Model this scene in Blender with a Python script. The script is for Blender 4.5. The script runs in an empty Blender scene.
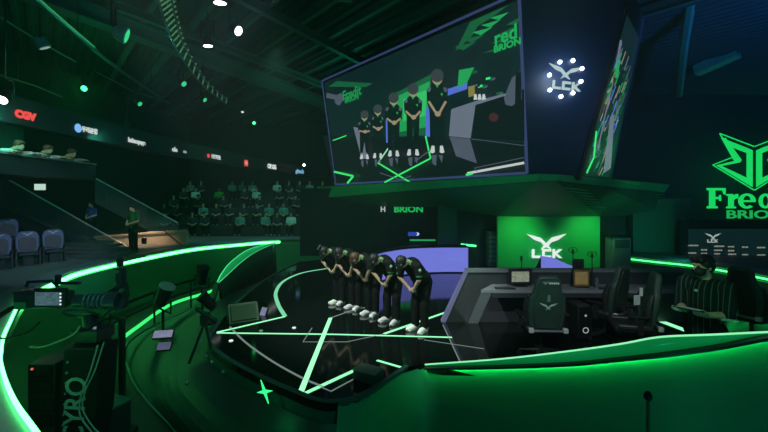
import bpy, math, random
from mathutils import Vector, Matrix, Euler, noise
random.seed(7)
V = Vector
SC = bpy.context.scene
COL = SC.collection
PI = math.pi
# ------------------------------------------------------------------ camera, world, lights, exposure
H, F, CX, CY = 2.4, 400.0, 384.0, 200.0          # eye height (m), focal length (px), principal column, horizon row
cam_d = bpy.data.cameras.new('camera')
cam = bpy.data.objects.new('camera', cam_d); COL.objects.link(cam)
cam.location = (0, 0, H); cam.rotation_euler = (PI / 2, 0, 0)
cam_d.sensor_width = 36; cam_d.lens = 36 * F / 768; cam_d.shift_y = -16 / 768
cam_d.clip_start = 0.05; cam_d.clip_end = 200
SC.camera = cam
SC.view_settings.view_transform = 'Standard'; SC.view_settings.look = 'None'
SC.view_settings.gamma = 1; SC.view_settings.exposure = 0.0; SC.view_settings.use_curve_mapping = False
w = bpy.data.worlds.new('hall_ambience'); SC.world = w; w.use_nodes = True
bg = w.node_tree.nodes['Background']; bg.inputs[0].default_value = (0.017, 0.088, 0.120, 1); bg.inputs[1].default_value = 1.0


def lamp(kind, loc, col, power, target=None, angle=50, blend=.6, radius=.15):
    d = bpy.data.lights.new('scene_light', kind); d.energy = power; d.color = col
    d.shadow_soft_size = radius
    o = bpy.data.objects.new('scene_light', d); COL.objects.link(o); o.location = loc
    if kind == 'SPOT':
        d.spot_size = math.radians(angle); d.spot_blend = blend
    if target is not None:
        o.rotation_euler = (V(target) - V(loc)).to_track_quat('-Z', 'Y').to_euler()
    return o


WHITE, GREEN, BLUE = (.8, 1, .9), (.05, 1, .3), (.15, .3, 1)
# key light on the bowing players, from rigs above the frame
lamp('SPOT', (-4.5, 3.2, 8.2), (.92, 1, .93), 4200, (-.3, 7.8, .8), 30)
lamp('SPOT', (3.5, 4.2, 8.2), (.6, 1, .65), 1700, (-.2, 7.8, .6), 34)
# added fill spots: player desk and chair, then the broadcast camera
lamp('SPOT', (1.2, .5, 5.5), (.85, .95, .95), 900, (2.9, 7.4, .5), 30)
lamp('SPOT', (-1, .5, 6), (.2, .9, .65), 260, (-4, 5.2, .6), 34)
# green washes
lamp('SPOT', (2.2, .4, -.2), (.03, 1, .5), 55, (2.4, 4.3, -.2), 120)  # added low spot out of view, greens the front skirt
lamp('SPOT', (-2.0, 2.5, 8.0), (.05, .9, .5), 200, (-5, 8, -.5), 80)
# added pale spot from out of view, brightening the gallery seats on the left
lamp('SPOT', (-1.0, 5.0, 5.5), (.5, .62, 1), 1500, (-10.2, 11.6, .7), 24)
# added wash on the ceiling steel, from lamps with no fixture
lamp('POINT', (-1.5, 21.0, 6.3), (.02, .8, .5), 135, radius=.1)
lamp('POINT', (-7.5, 13.0, 6.6), (.02, .7, .55), 45, radius=.1)
lamp('SPOT', (13, 7, 6.2), (.05, .25, 1), 1900, (13, 16, 9), 95)
# added green fill on the right-hand partition and under the canopy's right wing
lamp('SPOT', (9.6, 12.6, .6), (.03, 1, .7), 22, (9.9, 14.6, 1.3), 110, 1)
lamp('SPOT', (7.8, 11.6, .6), (.03, 1, .6), 40, (8.4, 13.6, 2.6), 100, 1)
# added fill over the audience
lamp('SPOT', (-4, 15, 8.3), (.3, .95, .75), 900, (-7, 22.5, 1.5), 70)


# ------------------------------------------------------------------ placing: a photo pixel seen at a depth / on a level plane
def P(px, py, Y):
    return V(((px - CX) * Y / F, Y, H - (py - CY) * Y / F))


def G(px, py, z=0.0):
    return P(px, py, (H - z) * F / (py - CY))


def on_plane(px, py, o, n):
    d = V(((px - CX) / F, 1, -(py - CY) / F)); c = V((0, 0, H))
    return c + d * ((o - c).dot(n) / d.dot(n))


# ------------------------------------------------------------------ materials
MATS = {}


def mat(name, col, rough=.5, metal=0, emit=None, strength=0, var=.18, scale=6, alpha=1, trans=0, coat=0):
    if name in MATS: return MATS[name]
    m = bpy.data.materials.new(name); m.use_nodes = True; nt = m.node_tree
    b = nt.nodes['Principled BSDF']
    b.inputs['Roughness'].default_value = rough; b.inputs['Metallic'].default_value = metal
    b.inputs['Alpha'].default_value = alpha; b.inputs['Transmission Weight'].default_value = trans
    b.inputs['Coat Weight'].default_value = coat
    tc = nt.nodes.new('ShaderNodeTexCoord'); nz = nt.nodes.new('ShaderNodeTexNoise')
    nz.inputs['Scale'].default_value = scale; nz.inputs['Detail'].default_value = 3
    nt.links.new(tc.outputs['Object'], nz.inputs['Vector'])
    mx = nt.nodes.new('ShaderNodeMix'); mx.data_type = 'RGBA'
    nt.links.new(nz.outputs['Fac'], mx.inputs['Factor'])
    mx.inputs[6].default_value = [c * (1 - var) for c in col[:3]] + [1]
    mx.inputs[7].default_value = [min(1, c * (1 + var)) for c in col[:3]] + [1]
    nt.links.new(mx.outputs[2], b.inputs['Base Color'])
    if emit:
        b.inputs['Emission Color'].default_value = (*emit, 1); b.inputs['Emission Strength'].default_value = strength
    if rough >= .74 and not emit: b.inputs['Specular IOR Level'].default_value = .12
    MATS[name] = m
    return m


def stripes(name, a, b_, scale, axis='X', rough=.7, width=.12):
    m = mat(name, a, rough); nt = m.node_tree; b = nt.nodes['Principled BSDF']
    tc = nt.nodes.new('ShaderNodeTexCoord'); sp = nt.nodes.new('ShaderNodeSeparateXYZ')
    nt.links.new(tc.outputs['Object'], sp.inputs[0])
    mu = nt.nodes.new('ShaderNodeMath'); mu.operation = 'MULTIPLY'; mu.inputs[1].default_value = scale
    fr = nt.nodes.new('ShaderNodeMath'); fr.operation = 'FRACT'
    ls = nt.nodes.new('ShaderNodeMath'); ls.operation = 'LESS_THAN'; ls.inputs[1].default_value = width
    nt.links.new(sp.outputs[axis], mu.inputs[0]); nt.links.new(mu.outputs[0], fr.inputs[0]); nt.links.new(fr.outputs[0], ls.inputs[0])
    mx = nt.nodes.new('ShaderNodeMix'); mx.data_type = 'RGBA'
    mx.inputs[6].default_value = (*a, 1); mx.inputs[7].default_value = (*b_, 1)
    nt.links.new(ls.outputs[0], mx.inputs['Factor']); nt.links.new(mx.outputs[2], b.inputs['Base Color'])
    return m


def emis(name, col, s=1.0, var=.05, scale=3):
    """a lit surface: LED strip, sign letters or screen pixels, with a little unevenness"""
    if name in MATS: return MATS[name]
    m = mat(name, (.02, .02, .02), .4); nt = m.node_tree; b = nt.nodes['Principled BSDF']
    nz = nt.nodes.new('ShaderNodeTexNoise'); nz.inputs['Scale'].default_value = scale
    tc = nt.nodes.new('ShaderNodeTexCoord'); nt.links.new(tc.outputs['Object'], nz.inputs['Vector'])
    mx = nt.nodes.new('ShaderNodeMix'); mx.data_type = 'RGBA'
    nt.links.new(nz.outputs['Fac'], mx.inputs['Factor'])
    mx.inputs[6].default_value = [c * (1 - var) for c in col] + [1]; mx.inputs[7].default_value = [c * (1 + var) for c in col] + [1]
    nt.links.new(mx.outputs[2], b.inputs['Emission Color']); b.inputs['Emission Strength'].default_value = s
    return m


BLACK = mat('black_plastic', (.012, .014, .015), .45)
BLACKGLOSS = mat('black_gloss', (.008, .010, .011), .12)
METAL = mat('dark_metal', (.05, .055, .06), .35, .8)
GREYMETAL = mat('grey_metal', (.25, .27, .3), .35, .7)
RUBBER = mat('black_rubber', (.015, .015, .016), .8)
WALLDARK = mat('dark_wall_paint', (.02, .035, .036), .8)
LEDG = emis('green_led', (.085, 1, .20), 8)
LEDS = emis('floor_green_led', (.30, 1, .50), 1.25)
LEDPALE = emis('pale_line_led', (.30, .42, .38), .5)
WHITEGLOW = emis('white_sign_glow', (.85, 1, .95), 1.0)
GREENGLOW = emis('green_sign_glow', (.01, .75, .13), 1.0)


# ------------------------------------------------------------------ mesh builder
class MB:
    def __init__(s): s.v, s.f, s.m, s.k = [], [], [], 0

    def add(s, vs, fs, k=None):
        n = len(s.v); s.v += [V(p) for p in vs]; s.f += [[i + n for i in f] for f in fs]
        s.m += [s.k if k is None else k] * len(fs)

    def box(s, c, size, rz=0, M=None, taper=1.0, k=None):
        x, y, z = size[0] / 2, size[1] / 2, size[2] / 2
        vs = [V((sx * x * (taper if sz > 0 else 1), sy * y * (taper if sz > 0 else 1), sz * z)) for sz in (-1, 1) for sy in (-1, 1) for sx in (-1, 1)]
        R = M if M is not None else Matrix.Rotation(rz, 3, 'Z')
        s.add([R @ p + V(c) for p in vs], [(0, 2, 3, 1), (4, 5, 7, 6), (0, 1, 5, 4), (2, 6, 7, 3), (0, 4, 6, 2), (1, 3, 7, 5)], k)

    def prism(s, poly, M, d, k=None):
        """polygon in the xy plane of matrix M, d deep along its z"""
        a = sum(poly[i][0] * poly[(i + 1) % len(poly)][1] - poly[(i + 1) % len(poly)][0] * poly[i][1] for i in range(len(poly)))
        if (a < 0): poly = poly[::-1]
        n = len(poly); vs = [M @ V((p[0], p[1], 0)) for p in poly] + [M @ V((p[0], p[1], d)) for p in poly]
        fs = [list(range(n))[::-1], list(range(n, 2 * n))] + [(i, (i + 1) % n, n + (i + 1) % n, n + i) for i in range(n)]
        if d < 0: fs = [list(f)[::-1] for f in fs]
        s.add(vs, fs, k)

    def slab(s, pts, d, k=None):
        """3-D planar polygon thickened by the vector d"""
        n = len(pts); pts = [V(p) for p in pts]; d = V(d)
        nrm = sum(((pts[i] - pts[0]).cross(pts[(i + 1) % n] - pts[0]) for i in range(n)), V())
        if nrm.dot(d) < 0: pts = pts[::-1]
        s.add(pts + [p + d for p in pts], [list(range(n))[::-1], list(range(n, 2 * n))] + [(i, (i + 1) % n, n + (i + 1) % n, n + i) for i in range(n)], k)

    def tube(s, path, r, n=8, closed=False, k=None, caps=True):
        path = [V(p) for p in path]; m = len(path); rs = r if isinstance(r, (list, tuple)) else [r] * m
        vs = []; up = None
        for i, p in enumerate(path):
            a = path[(i - 1) % m] if (closed or i > 0) else p; b = path[(i + 1) % m] if (closed or i < m - 1) else p
            t = (b - a).normalized()
            if up is None: up = t.orthogonal().normalized()
            up = (up - t * up.dot(t)).normalized(); w_ = t.cross(up)
            vs += [p + (up * math.cos(2 * PI * j / n) + w_ * math.sin(2 * PI * j / n)) * rs[i] for j in range(n)]
        fs = [(i * n + j, i * n + (j + 1) % n, ((i + 1) % m) * n + (j + 1) % n, ((i + 1) % m) * n + j) for i in range(m if closed else m - 1) for j in range(n)]
        if not closed and caps: fs += [list(range(n))[::-1], list(range((m - 1) * n, m * n))]
        s.add(vs, fs, k)

    def cyl(s, a, b, r, r2=None, n=16, k=None): s.tube([a, b], [r, r if r2 is None else r2], n, k=k)

    def lathe(s, prof, M=None, n=20, k=None):
        """(radius, height) profile turned about the z axis of M"""
        M = M or Matrix.Identity(4); vs = []; m = len(prof)
        for r, z in prof: vs += [M @ V((r * math.cos(2 * PI * j / n), r * math.sin(2 * PI * j / n), z)) for j in range(n)]
        fs = [(i * n + j, i * n + (j + 1) % n, (i + 1) * n + (j + 1) % n, (i + 1) * n + j) for i in range(m - 1) for j in range(n)]
        fs += [list(range(n))[::-1], list(range((m - 1) * n, m * n))]
        s.add(vs, fs, k)

    def ball(s, c, r, R=None, n=12, k=None):
        r = (r, r, r) if not isinstance(r, (tuple, list)) else r; R = R or Matrix.Identity(3); c = V(c)
        rows = n // 2 + 1; vs = [c + R @ V((0, 0, r[2]))]
        for i in range(1, rows):
            th = PI * i / rows
            vs += [c + R @ V((r[0] * math.sin(th) * math.cos(2 * PI * j / n), r[1] * math.sin(th) * math.sin(2 * PI * j / n), r[2] * math.cos(th))) for j in range(n)]
        vs.append(c + R @ V((0, 0, -r[2]))); L = len(vs) - 1
        fs = [(0, 1 + j, 1 + (j + 1) % n) for j in range(n)]
        for i in range(rows - 2): fs += [(1 + i * n + j, 1 + (i + 1) * n + j, 1 + (i + 1) * n + (j + 1) % n, 1 + i * n + (j + 1) % n) for j in range(n)]
        fs += [(L, 1 + (rows - 2) * n + (j + 1) % n, 1 + (rows - 2) * n + j) for j in range(n)]
        s.add(vs, fs, k)

    def cap(s, a, b, ra, rb=None, n=10):
        """capsule: a limb from joint a to joint b"""
        a, b = V(a), V(b); rb = ra if rb is None else rb; d = b - a; t = d.normalized() if d.length > 1e-6 else V((0, 0, 1))
        pts, rs = [], []
        for q in (-.96, -.7, -.3): pts.append(a + t * ra * q); rs.append(ra * math.sqrt(1 - q * q))
        pts += [a, b]; rs += [ra, rb]
        for q in (.3, .7, .96): pts.append(b + t * rb * q); rs.append(rb * math.sqrt(1 - q * q))
        s.tube(pts, rs, n)

    def sweep(s, path, prof, centre, k=None):
        """closed profile of (outward offset, height) carried along a plan path"""
        m = len(path); n = len(prof); vs = []
        for i, p in enumerate(path):
            a, b = path[max(0, i - 1)], path[min(m - 1, i + 1)]
            t = V((b[0] - a[0], b[1] - a[1], 0)).normalized(); o = V((t.y, -t.x, 0))
            if o.dot(V((p[0] - centre[0], p[1] - centre[1], 0))) < 0: o = -o
            vs += [V((p[0], p[1], 0)) + o * q[0] + V((0, 0, q[1])) for q in prof]
        fs = [(i * n + j, (i + 1) * n + j, (i + 1) * n + (j + 1) % n, i * n + (j + 1) % n) for i in range(m - 1) for j in range(n)]
        fs += [list(range(n)), list(range((m - 1) * n, m * n))[::-1]]
        s.add(vs, fs, k)

    def loft(s, A, B, k=None):
        n = len(A); s.add(list(A) + list(B), [(i, i + 1, n + i + 1, n + i) for i in range(n - 1)], k)

    def ribbon(s, path, w_, t=.006, closed=False, k=None):
        """flat strip lying level along a path"""
        m = len(path); Lp, Rp = [], []
        for i, p in enumerate(path):
            a, b = path[max(0, i - 1)], path[min(m - 1, i + 1)]
            d = V((b[0] - a[0], b[1] - a[1], 0)).normalized(); o = V((d.y, -d.x, 0)) * w_ / 2
            Lp.append(V(p) - o); Rp.append(V(p) + o)
        z = V((0, 0, t)); vs = Lp + Rp + [q + z for q in Lp] + [q + z for q in Rp]; fs = []
        for i in range(m - 1):
            fs += [(2 * m + i, 3 * m + i, 3 * m + i + 1, 2 * m + i + 1), (i, i + 1, m + i + 1, m + i), (i, 2 * m + i, 2 * m + i + 1, i + 1), (m + i, m + i + 1, 3 * m + i + 1, 3 * m + i)]
        fs += [(0, m, 3 * m, 2 * m), (m - 1, 3 * m - 1, 4 * m - 1, 2 * m - 1)]
        s.add(vs, fs, k)

    def text(s, body, M, size=1.0, ext=.01, bold=0.0, k=None, align='CENTER', squeeze=1.0):
        c = bpy.data.curves.new('t', 'FONT'); c.body = body; c.size = size; c.extrude = ext; c.offset = bold
        c.align_x = align; c.align_y = 'CENTER'; c.resolution_u = 3
        o = bpy.data.objects.new('t', c); COL.objects.link(o)
        bpy.context.view_layer.update()
        me = bpy.data.meshes.new_from_object(o.evaluated_get(bpy.context.evaluated_depsgraph_get()))
        s.add([M @ V((p.co.x * squeeze, p.co.y, p.co.z + ext)) for p in me.vertices], [list(q.vertices) for q in me.polygons], k)
        bpy.data.objects.remove(o); bpy.data.curves.remove(c); bpy.data.meshes.remove(me)

    def build(s, name, mats, parent=None, smooth=True, bevel=0, local=False, solid=0, origin=None, angle=35):
        mats = mats if isinstance(mats, (list, tuple)) else [mats]
        if parent is None:
            if origin is None:
                xs = [p.x for p in s.v]; ys = [p.y for p in s.v]
                origin = V(((min(xs) + max(xs)) / 2, (min(ys) + max(ys)) / 2, min(p.z for p in s.v)))
            off = V(origin)
        else: off = V() if local else world_loc(parent)
        me = bpy.data.meshes.new(name); me.from_pydata([p - off for p in s.v], [], s.f)
        for m in mats: me.materials.append(m)
        me.polygons.foreach_set('material_index', s.m)
        me.validate(); me.update()
        if smooth:
            me.shade_smooth(); me.set_sharp_from_angle(angle=math.radians(angle))
        o = bpy.data.objects.new(name, me); COL.objects.link(o)
        if parent is None: o.location = off
        else: o.parent = parent
        if bevel:
            b = o.modifiers.new('bevel', 'BEVEL'); b.width = bevel; b.segments = 2; b.limit_method = 'ANGLE'
        if solid:
            b = o.modifiers.new('solid', 'SOLIDIFY'); b.thickness = solid; b.offset = 0
        return o


def world_loc(o):
    p = V()
    while o is not None: p += V(o.location); o = o.parent
    return p


def tag(o, label=None, cat=None, group=None, kind=None):
    for k_, v_ in (('label', label), ('category', cat), ('group', group), ('kind', kind)):
        if v_: o[k_] = v_
    return o


def thing(name, label, cat, loc=(0, 0, 0), rz=0, group=None):
    o = bpy.data.objects.new(name, None); COL.objects.link(o); o.empty_display_size = .1
    o.location = loc; o.rotation_euler = (0, 0, rz)
    return tag(o, label, cat, group)


def copy_tree(o, parent=None):
    c = o.copy(); COL.objects.link(c)
    if parent is not None: c.parent = parent
    for ch in list(o.children): copy_tree(ch, c)
    return c


def frame(o, x, y):
    x = V(x).normalized(); y = V(y); z = x.cross(y).normalized(); y = z.cross(x)
    return Matrix(((x.x, y.x, z.x, o[0]), (x.y, y.y, z.y, o[1]), (x.z, y.z, z.z, o[2]), (0, 0, 0, 1)))


def spline(pts, n=8, closed=False):
    pts = [V(p) for p in pts]; m = len(pts); out = []
    for i in range(m if closed else m - 1):
        p0 = pts[(i - 1) % m] if (closed or i) else pts[0] * 2 - pts[1]
        p1, p2 = pts[i], pts[(i + 1) % m]
        p3 = pts[(i + 2) % m] if (closed or i < m - 2) else p2 * 2 - p1
        for j in range(n):
            t = j / n
            out.append(.5 * (2 * p1 + (p2 - p0) * t + (2 * p0 - 5 * p1 + 4 * p2 - p3) * t * t + (3 * p1 - p0 - 3 * p2 + p3) * t ** 3))
    if not closed: out.append(pts[-1])
    return out


def resample(path, n):
    L = [0]
    for i in range(1, len(path)): L.append(L[-1] + (path[i] - path[i - 1]).length)
    out = []; j = 0
    for q in range(n):
        d = L[-1] * q / (n - 1)
        while j < len(L) - 2 and L[j + 1] < d: j += 1
        t = (d - L[j]) / max(1e-9, L[j + 1] - L[j]); out.append(path[j].lerp(path[j + 1], min(1, max(0, t))))
    return out


def fuse(mb, name, mats, parent, voxel=.012, smooth=3, pick=None):
    """one continuous skin over overlapping limbs; pick(p) chooses the material of a face by place"""
    me = bpy.data.meshes.new('tmp'); me.from_pydata(mb.v, [], mb.f)
    o = bpy.data.objects.new('tmp', me); COL.objects.link(o)
    r = o.modifiers.new('r', 'REMESH'); r.mode = 'VOXEL'; r.voxel_size = voxel; r.use_smooth_shade = True
    if smooth:
        q = o.modifiers.new('s', 'SMOOTH'); q.factor = .5; q.iterations = smooth
    bpy.context.view_layer.update()
    out = bpy.data.meshes.new_from_object(o.evaluated_get(bpy.context.evaluated_depsgraph_get()))
    bpy.data.objects.remove(o); bpy.data.meshes.remove(me)
    out.name = name; out.materials.clear()
    for m in (mats if isinstance(mats, (list, tuple)) else [mats]): out.materials.append(m)
    if pick:
        for p in out.polygons: p.material_index = pick(p.center)
    out.shade_smooth()
    ob = bpy.data.objects.new(name, out); COL.objects.link(ob)
    if parent is not None: ob.parent = parent
    return ob


def struct(o): return tag(o, kind='structure')

# ================================================================== SETTING
CEN = (.5, 11.5)
FLOORM = mat('pit_floor', (.015, .02, .022), .5)
STAGEM = mat('stage_gloss_floor', (.004, .006, .006), .07, var=.1)
TERR = mat('terrace_vinyl', (.16, .165, .19), .55)
RINGM = mat('ring_wall_green', (.015, .22, .075), .32)
COPING = mat('ring_coping', (.20, .22, .27), .35)
SKIRTD = mat('skirt_dark_gloss', (.010, .034, .046), .42)
SKIRTG = mat('skirt_green_matt', (.012, .20, .11), .55, var=.08, scale=1.5)
STEEL = mat('ceiling_steel', (.045, .13, .10), .7)
DECK = mat('ceiling_deck', (.035, .075, .075), .75)

m = MB(); m.box((7, 17, -1.25), (50, 44, .1)); struct(m.build('floor', FLOORM))
# hall shell
m = MB(); m.box((19.3, 26.1, 4.2), (23.4, .2, 10.8)); struct(m.build('wall_back', WALLDARK))
m = MB(); m.box((-4.9, 35.1, 4.2), (25.4, .2, 10.8)); struct(m.build('wall_far', WALLDARK))
m = MB(); m.box((-17.1, 20, 4.2), (.2, 30, 10.8)); struct(m.build('wall_left', WALLDARK))
m = MB(); m.box((31.1, 16, 4.2), (.2, 20, 10.8)); struct(m.build('wall_right', WALLDARK))
m = MB(); m.box((7.7, 30.6, 4.2), (.2, 9, 10.8)); struct(m.build('wall_return', WALLDARK))
# corrugated roof deck, ribs running along A
A = V((-.648, .762, 0)); Bp = V((.762, .648, 0)); c0 = V((0, 20, 9.2))
m = MB(); prof = []
for i in range(-70, 71):
    t = i * .42; prof += [(t, 0), (t + .13, 0), (t + .19, .09), (t + .34, .09)]
L1 = [c0 + Bp * t + V((0, 0, z)) - A * 26 for t, z in prof]; L2 = [p + A * 52 for p in L1]
m.loft(L1, L2); struct(m.build('ceiling', DECK, smooth=False))
joist = None
for i in range(-6, 4):
    if joist is None:
        m = MB(); R = Matrix.Rotation(math.atan2(A.y, A.x), 3, 'Z')
        m.box((0, 0, 0), (34, .16, .03), M=R); m.box((0, 0, .16), (34, .04, .32), M=R)
        joist = m.build('ceiling_joist', STEEL, smooth=False); o = joist
    else: o = joist.copy(); COL.objects.link(o)
    o.location = V((-2, 20, 8.72)) + Bp * (i * 1.45); struct(o)


def beam(a, b, w_, h_, name='ceiling_beam', m_=STEEL):
    a, b = V(a), V(b); d = b - a; R = Matrix.Rotation(math.atan2(d.y, d.x), 3, 'Z'); c = (a + b) / 2; L = d.length
    q = MB(); q.box(c, (L, w_, .05), M=R); q.box(c + V((0, 0, h_)), (L, w_, .05), M=R); q.box(c + V((0, 0, h_ / 2)), (L, .06, h_), M=R)
    return struct(q.build(name, m_, smooth=False))


beam((-10.5, 11, 8.2), (-2.3, 28, 8.2), .55, .5)
beam((-3.9, 25.5, 8.1), (5.5, 13.5, 8.1), .7, .5)
beam((-4.6, 12, 8.5), (1.4, 22, 8.5), .22, .25)
beam((-8.6, 12.5, 8.45), (-3, 22, 8.45), .2, .25)

# outer ring wall with its coping
ring_px = [(36, 432), (14, 400), (3, 372), (1, 352), (8, 326), (30, 299), (62, 281), (85, 272.5), (130, 262), (192, 250), (240, 245), (275, 242.3)]
ring_pts = [V((.6, .9, .3)), V((-1.2, 2.0, .3))] + [G(x, y, .5 if i < 5 else .3) for i, (x, y) in enumerate(ring_px)] + [V((-2.5, 20.6, .3)), V((2, 20.8, .3)), V((6.2, 18.4, .3)), V((8.8, 14, .3)), V((9.8, 12.6, .3)), V((10.1, 10.5, .3)), V((9.9, 8.2, .3)), V((8.8, 6, .3))]
ring = spline(ring_pts, 10)
m = MB()
m.sweep(ring, [(-.16, -1.2), (0, .22), (.05, .24), (.05, .37), (-.02, .40), (-.02, .47), (.30, .50), (.40, .49), (.40, -1.2)], CEN)
ro = m.build('wall_ring', [RINGM, COPING]); struct(ro)
for p in ro.data.polygons:
    if p.center.z + ro.location.z > .38: p.material_index = 1
outer = []
for i, p in enumerate(ring):
    a, b = ring[max(0, i - 1)], ring[min(len(ring) - 1, i + 1)]; t = (b - a).normalized(); o = V((t.y, -t.x, 0))
    if o.dot(V((p.x - .5, p.y - 11.5, 0))) < 0: o = -o
    outer.append(V((p.x, p.y, .488)) + o * .38)
far = [V((.5 + (p.x - .5) * 2.3, 11.5 + (p.y - 11.5) * 2.3, .488)) for p in outer]
m = MB(); m.loft(outer, far); struct(m.build('floor_terrace', TERR, smooth=False))

# stage: floor, rim, skirts
rim = spline([V((-3.3, 15.5, 0))] + [G(x, y) for x, y in [(267, 278), (234, 304), (215, 326), (207, 341), (222, 357), (258, 377), (292, 392), (316, 401), (338, 402.5), (368, 393), (408, 366.5)]], 6)
bar_c = [(425, 364.5, 0), (500, 359, .3), (570, 351, .6), (620, 344, .8), (660, 337, .95), (715, 334.5, 1.03), (768, 332, 1.08), (830, 330, 1.12)]
bar_lo_y = [366, 364.5, 361.5, 356.5, 352, 344, 334, 331]
bar_top = [G(x, y, z) for x, y, z in bar_c]
bar_low = [P(bar_c[i][0], bar_lo_y[i], bar_top[i].y) for i in range(8)]
bar_top = spline(bar_top + [V((5.8, 3.9, 1.12)), V((8, 5.2, 1.12))], 6); bar_low = spline(bar_low + [V((5.8, 3.9, 1.08)), V((8, 5.2, 1.08))], 6)
outline = [V((p.x, p.y, 0)) for p in rim + bar_top] + [V((9, 8, 0)), V((9, 11, 0)), V((8.4, 14, 0)), V((6, 17, 0)), V((0, 18, 0))]
m = MB(); m.slab(outline, (0, 0, -.1)); struct(m.build('stage_floor', STAGEM, smooth=False))
m = MB(); m.sweep(rim[:56], [(-.02, -.28), (0, .012), (-.06, .02), (-.1, -.28)], (0.5, 9)); m.sweep(rim[54:], [(-.0, -.04), (.01, .012), (-.05, .02), (-.08, -.04)], (0.5, 9)); struct(m.build('stage_rim', mat('rim_paint', (.03, .085, .095), .4)))


def skirt(name, top, base, mat_, bulge=.18):
    n = 60; a = resample(top, n); b = resample(base, n); q = MB(); prev = a
    for k in range(1, 9):
        t = k / 8; row = []
        for i in range(n):
            p = a[i].lerp(b[i], t); d = V((b[i].x - a[i].x, b[i].y - a[i].y, 0))
            row.append(p + d.normalized() * bulge * math.sin(PI * t) if d.length > .05 else p)
        q.loft(prev, row); prev = row
    return struct(q.build(name, mat_, angle=80))


base_l = spline([V((-5.9, 14.5, -1.2)), V((-6.5, 12, -1.2)), G(127, 345, -1.2), G(130, 375, -1.2), G(145, 400, -1.2), G(175, 432, -1.2), V((-2, 5.0, -1.2)), V((-1.2, 4.6, -1.2)), V((rim[54].x - .02, rim[54].y - .3, -1.2))], 8)
skirt('stage_skirt', [p + V((0, 0, -.26)) for p in rim[:55]], base_l, SKIRTD, .25)
m = MB(); m.tube([p + V((0, 0, .03)) for p in base_l], .022, 6); struct(m.build('trim_skirt', mat('skirt_trim', (.16, .30, .29), .3, .4)))
base_r = [V((p.x - .02, p.y - .30, -1.2)) for p in rim[54:-1] + bar_low]
skirt('stage_skirt', [p + V((0, 0, -.04)) for p in rim[54:-1]] + [p + V((0, .05, -.03)) for p in bar_low], base_r, SKIRTG, .06)
# barrier above the lip: clear green acrylic band, its dark lip and lit edges
ACRY = mat('green_acrylic', (.01, .30, .10), .25, emit=(.004, .34, .08), strength=.35)
t = thing('acrylic_barrier', 'glowing green acrylic band along the top of the front stage wall', 'barrier', bar_low[20])
m = MB(); m.loft(bar_low, bar_top); m.build('panel', ACRY, t, solid=.012)
m = MB(); m.tube(bar_top, .011, 6); m.build('lit_edge', emis('mint_edge', (.30, 1, .5), 1.0), t)
m = MB(); m.ribbon([p + V((0, -.03, -.03)) for p in bar_low], .12, .03); m.build('lip', BLACK, t)
m = MB(); m.tube([p + V((.0, -.012, -.042)) for p in bar_low], .008, 6); m.build('light_strip', emis('lip_led', (.03, 1, .2), 30), t)

# thin stage haze filling the hall: HAZE
hz = bpy.data.materials.new('stage_haze'); hz.use_nodes = True; nt = hz.node_tree; nt.nodes.clear()
ou = nt.nodes.new('ShaderNodeOutputMaterial'); vs = nt.nodes.new('ShaderNodeVolumeScatter')
vs.inputs['Color'].default_value = (.75, 1, .98, 1); vs.inputs['Density'].default_value = .0045; vs.inputs['Anisotropy'].default_value = .3
nt.links.new(vs.outputs[0], ou.inputs['Volume'])
m = MB(); m.box((7, 15.3, 3.9), (47, 38.5, 10)); tag(m.build('haze', hz, smooth=False), 'thin haze hanging in the air of the whole hall', 'haze', kind='stuff')

# ================================================================== LED lines
led = ring[20:121]
i0 = 20
m = MB(); m.sweep(ring[68:132], [(.0, .255), (.045, .255), (.045, .345), (.0, .345)], CEN); m.sweep(ring[14:70], [(-.016, .49), (.016, .49), (.014, .52), (-.014, .52)], CEN)
tag(m.build('light_strip', LEDG), 'long bright green light line under the coping of the left ring wall', 'light')
iR = len(ring) - 61
m = MB(); m.sweep(ring[iR:], [(.0, .285), (.045, .285), (.045, .325), (.0, .325)], CEN)
tag(m.build('light_strip', emis('dim_led', (.08, 1, .24), 3)), 'green light line on the ring wall behind the man in the pinstriped jersey', 'light')
m = MB(); m.tube(spline([V((-6.6, 16.5, -1.1))] + [G(x, y, -1.1) for x, y in [(209, 292), (172, 304), (136, 328), (110, 349), (86, 376), (70, 410)]], 8), .05, 6)
tag(m.build('light_strip', emis('trench_led', (.05, 1, .2), 1.1)), 'lower green light line along the foot of the ring trench at left', 'light')
# star lines let into the stage floor
def line(label, pts, w_=.05, mt=LEDS, n='floor_light_strip'):
    q = MB(); q.ribbon([V((p.x, p.y, .001)) for p in pts], w_, .005); return tag(q.build(n, mt, smooth=False), label, 'light')


g = lambda *a: [G(x, y) for x, y in a]
line('long crosswise green floor line that starts at the left tip of the star', g((217, 333), (335, 334.5), (452, 337.5)), .045)
line('green floor line rising from the left star tip toward the back arc', g((217, 332.5), (285, 316.6)), .055)
line('widest green floor line running toward the front tip of the star', g((330.5, 318), (300.5, 393)), .075, emis('wide_floor_led', (.36, 1, .55), 1.2))
line('green floor line from the front star tip up to the low black box', g((303, 394.5), (361, 367.5)), .06)
line('short green floor line right of the low black box', g((377, 360.5), (403, 368)), .045)
line('pale line on the floor leading up to the feet of the bowing row', g((330.5, 318), (352, 310.5), (377, 305)), .035, LEDPALE)
line('green floor line running behind the feet of the rightmost bowing player', g((384, 334), (447, 312)), .06)
line('curved pale light line closing the back left of the star', spline(g((285, 316.3), (278, 304), (276, 292), (284, 281), (302, 273), (327, 268.5)), 8), .09, emis('arc_led', (.22, .75, .42), .9))
line('thin grey curved line along the front edge of the stage floor', spline(g((230, 327), (245, 342), (270, 360), (300, 377), (323, 387)), 8), .035, LEDPALE)
line('thin grey angled line between front star tip and low black box', g((318, 386), (331, 391.5), (358, 377)), .02, LEDPALE)
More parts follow.
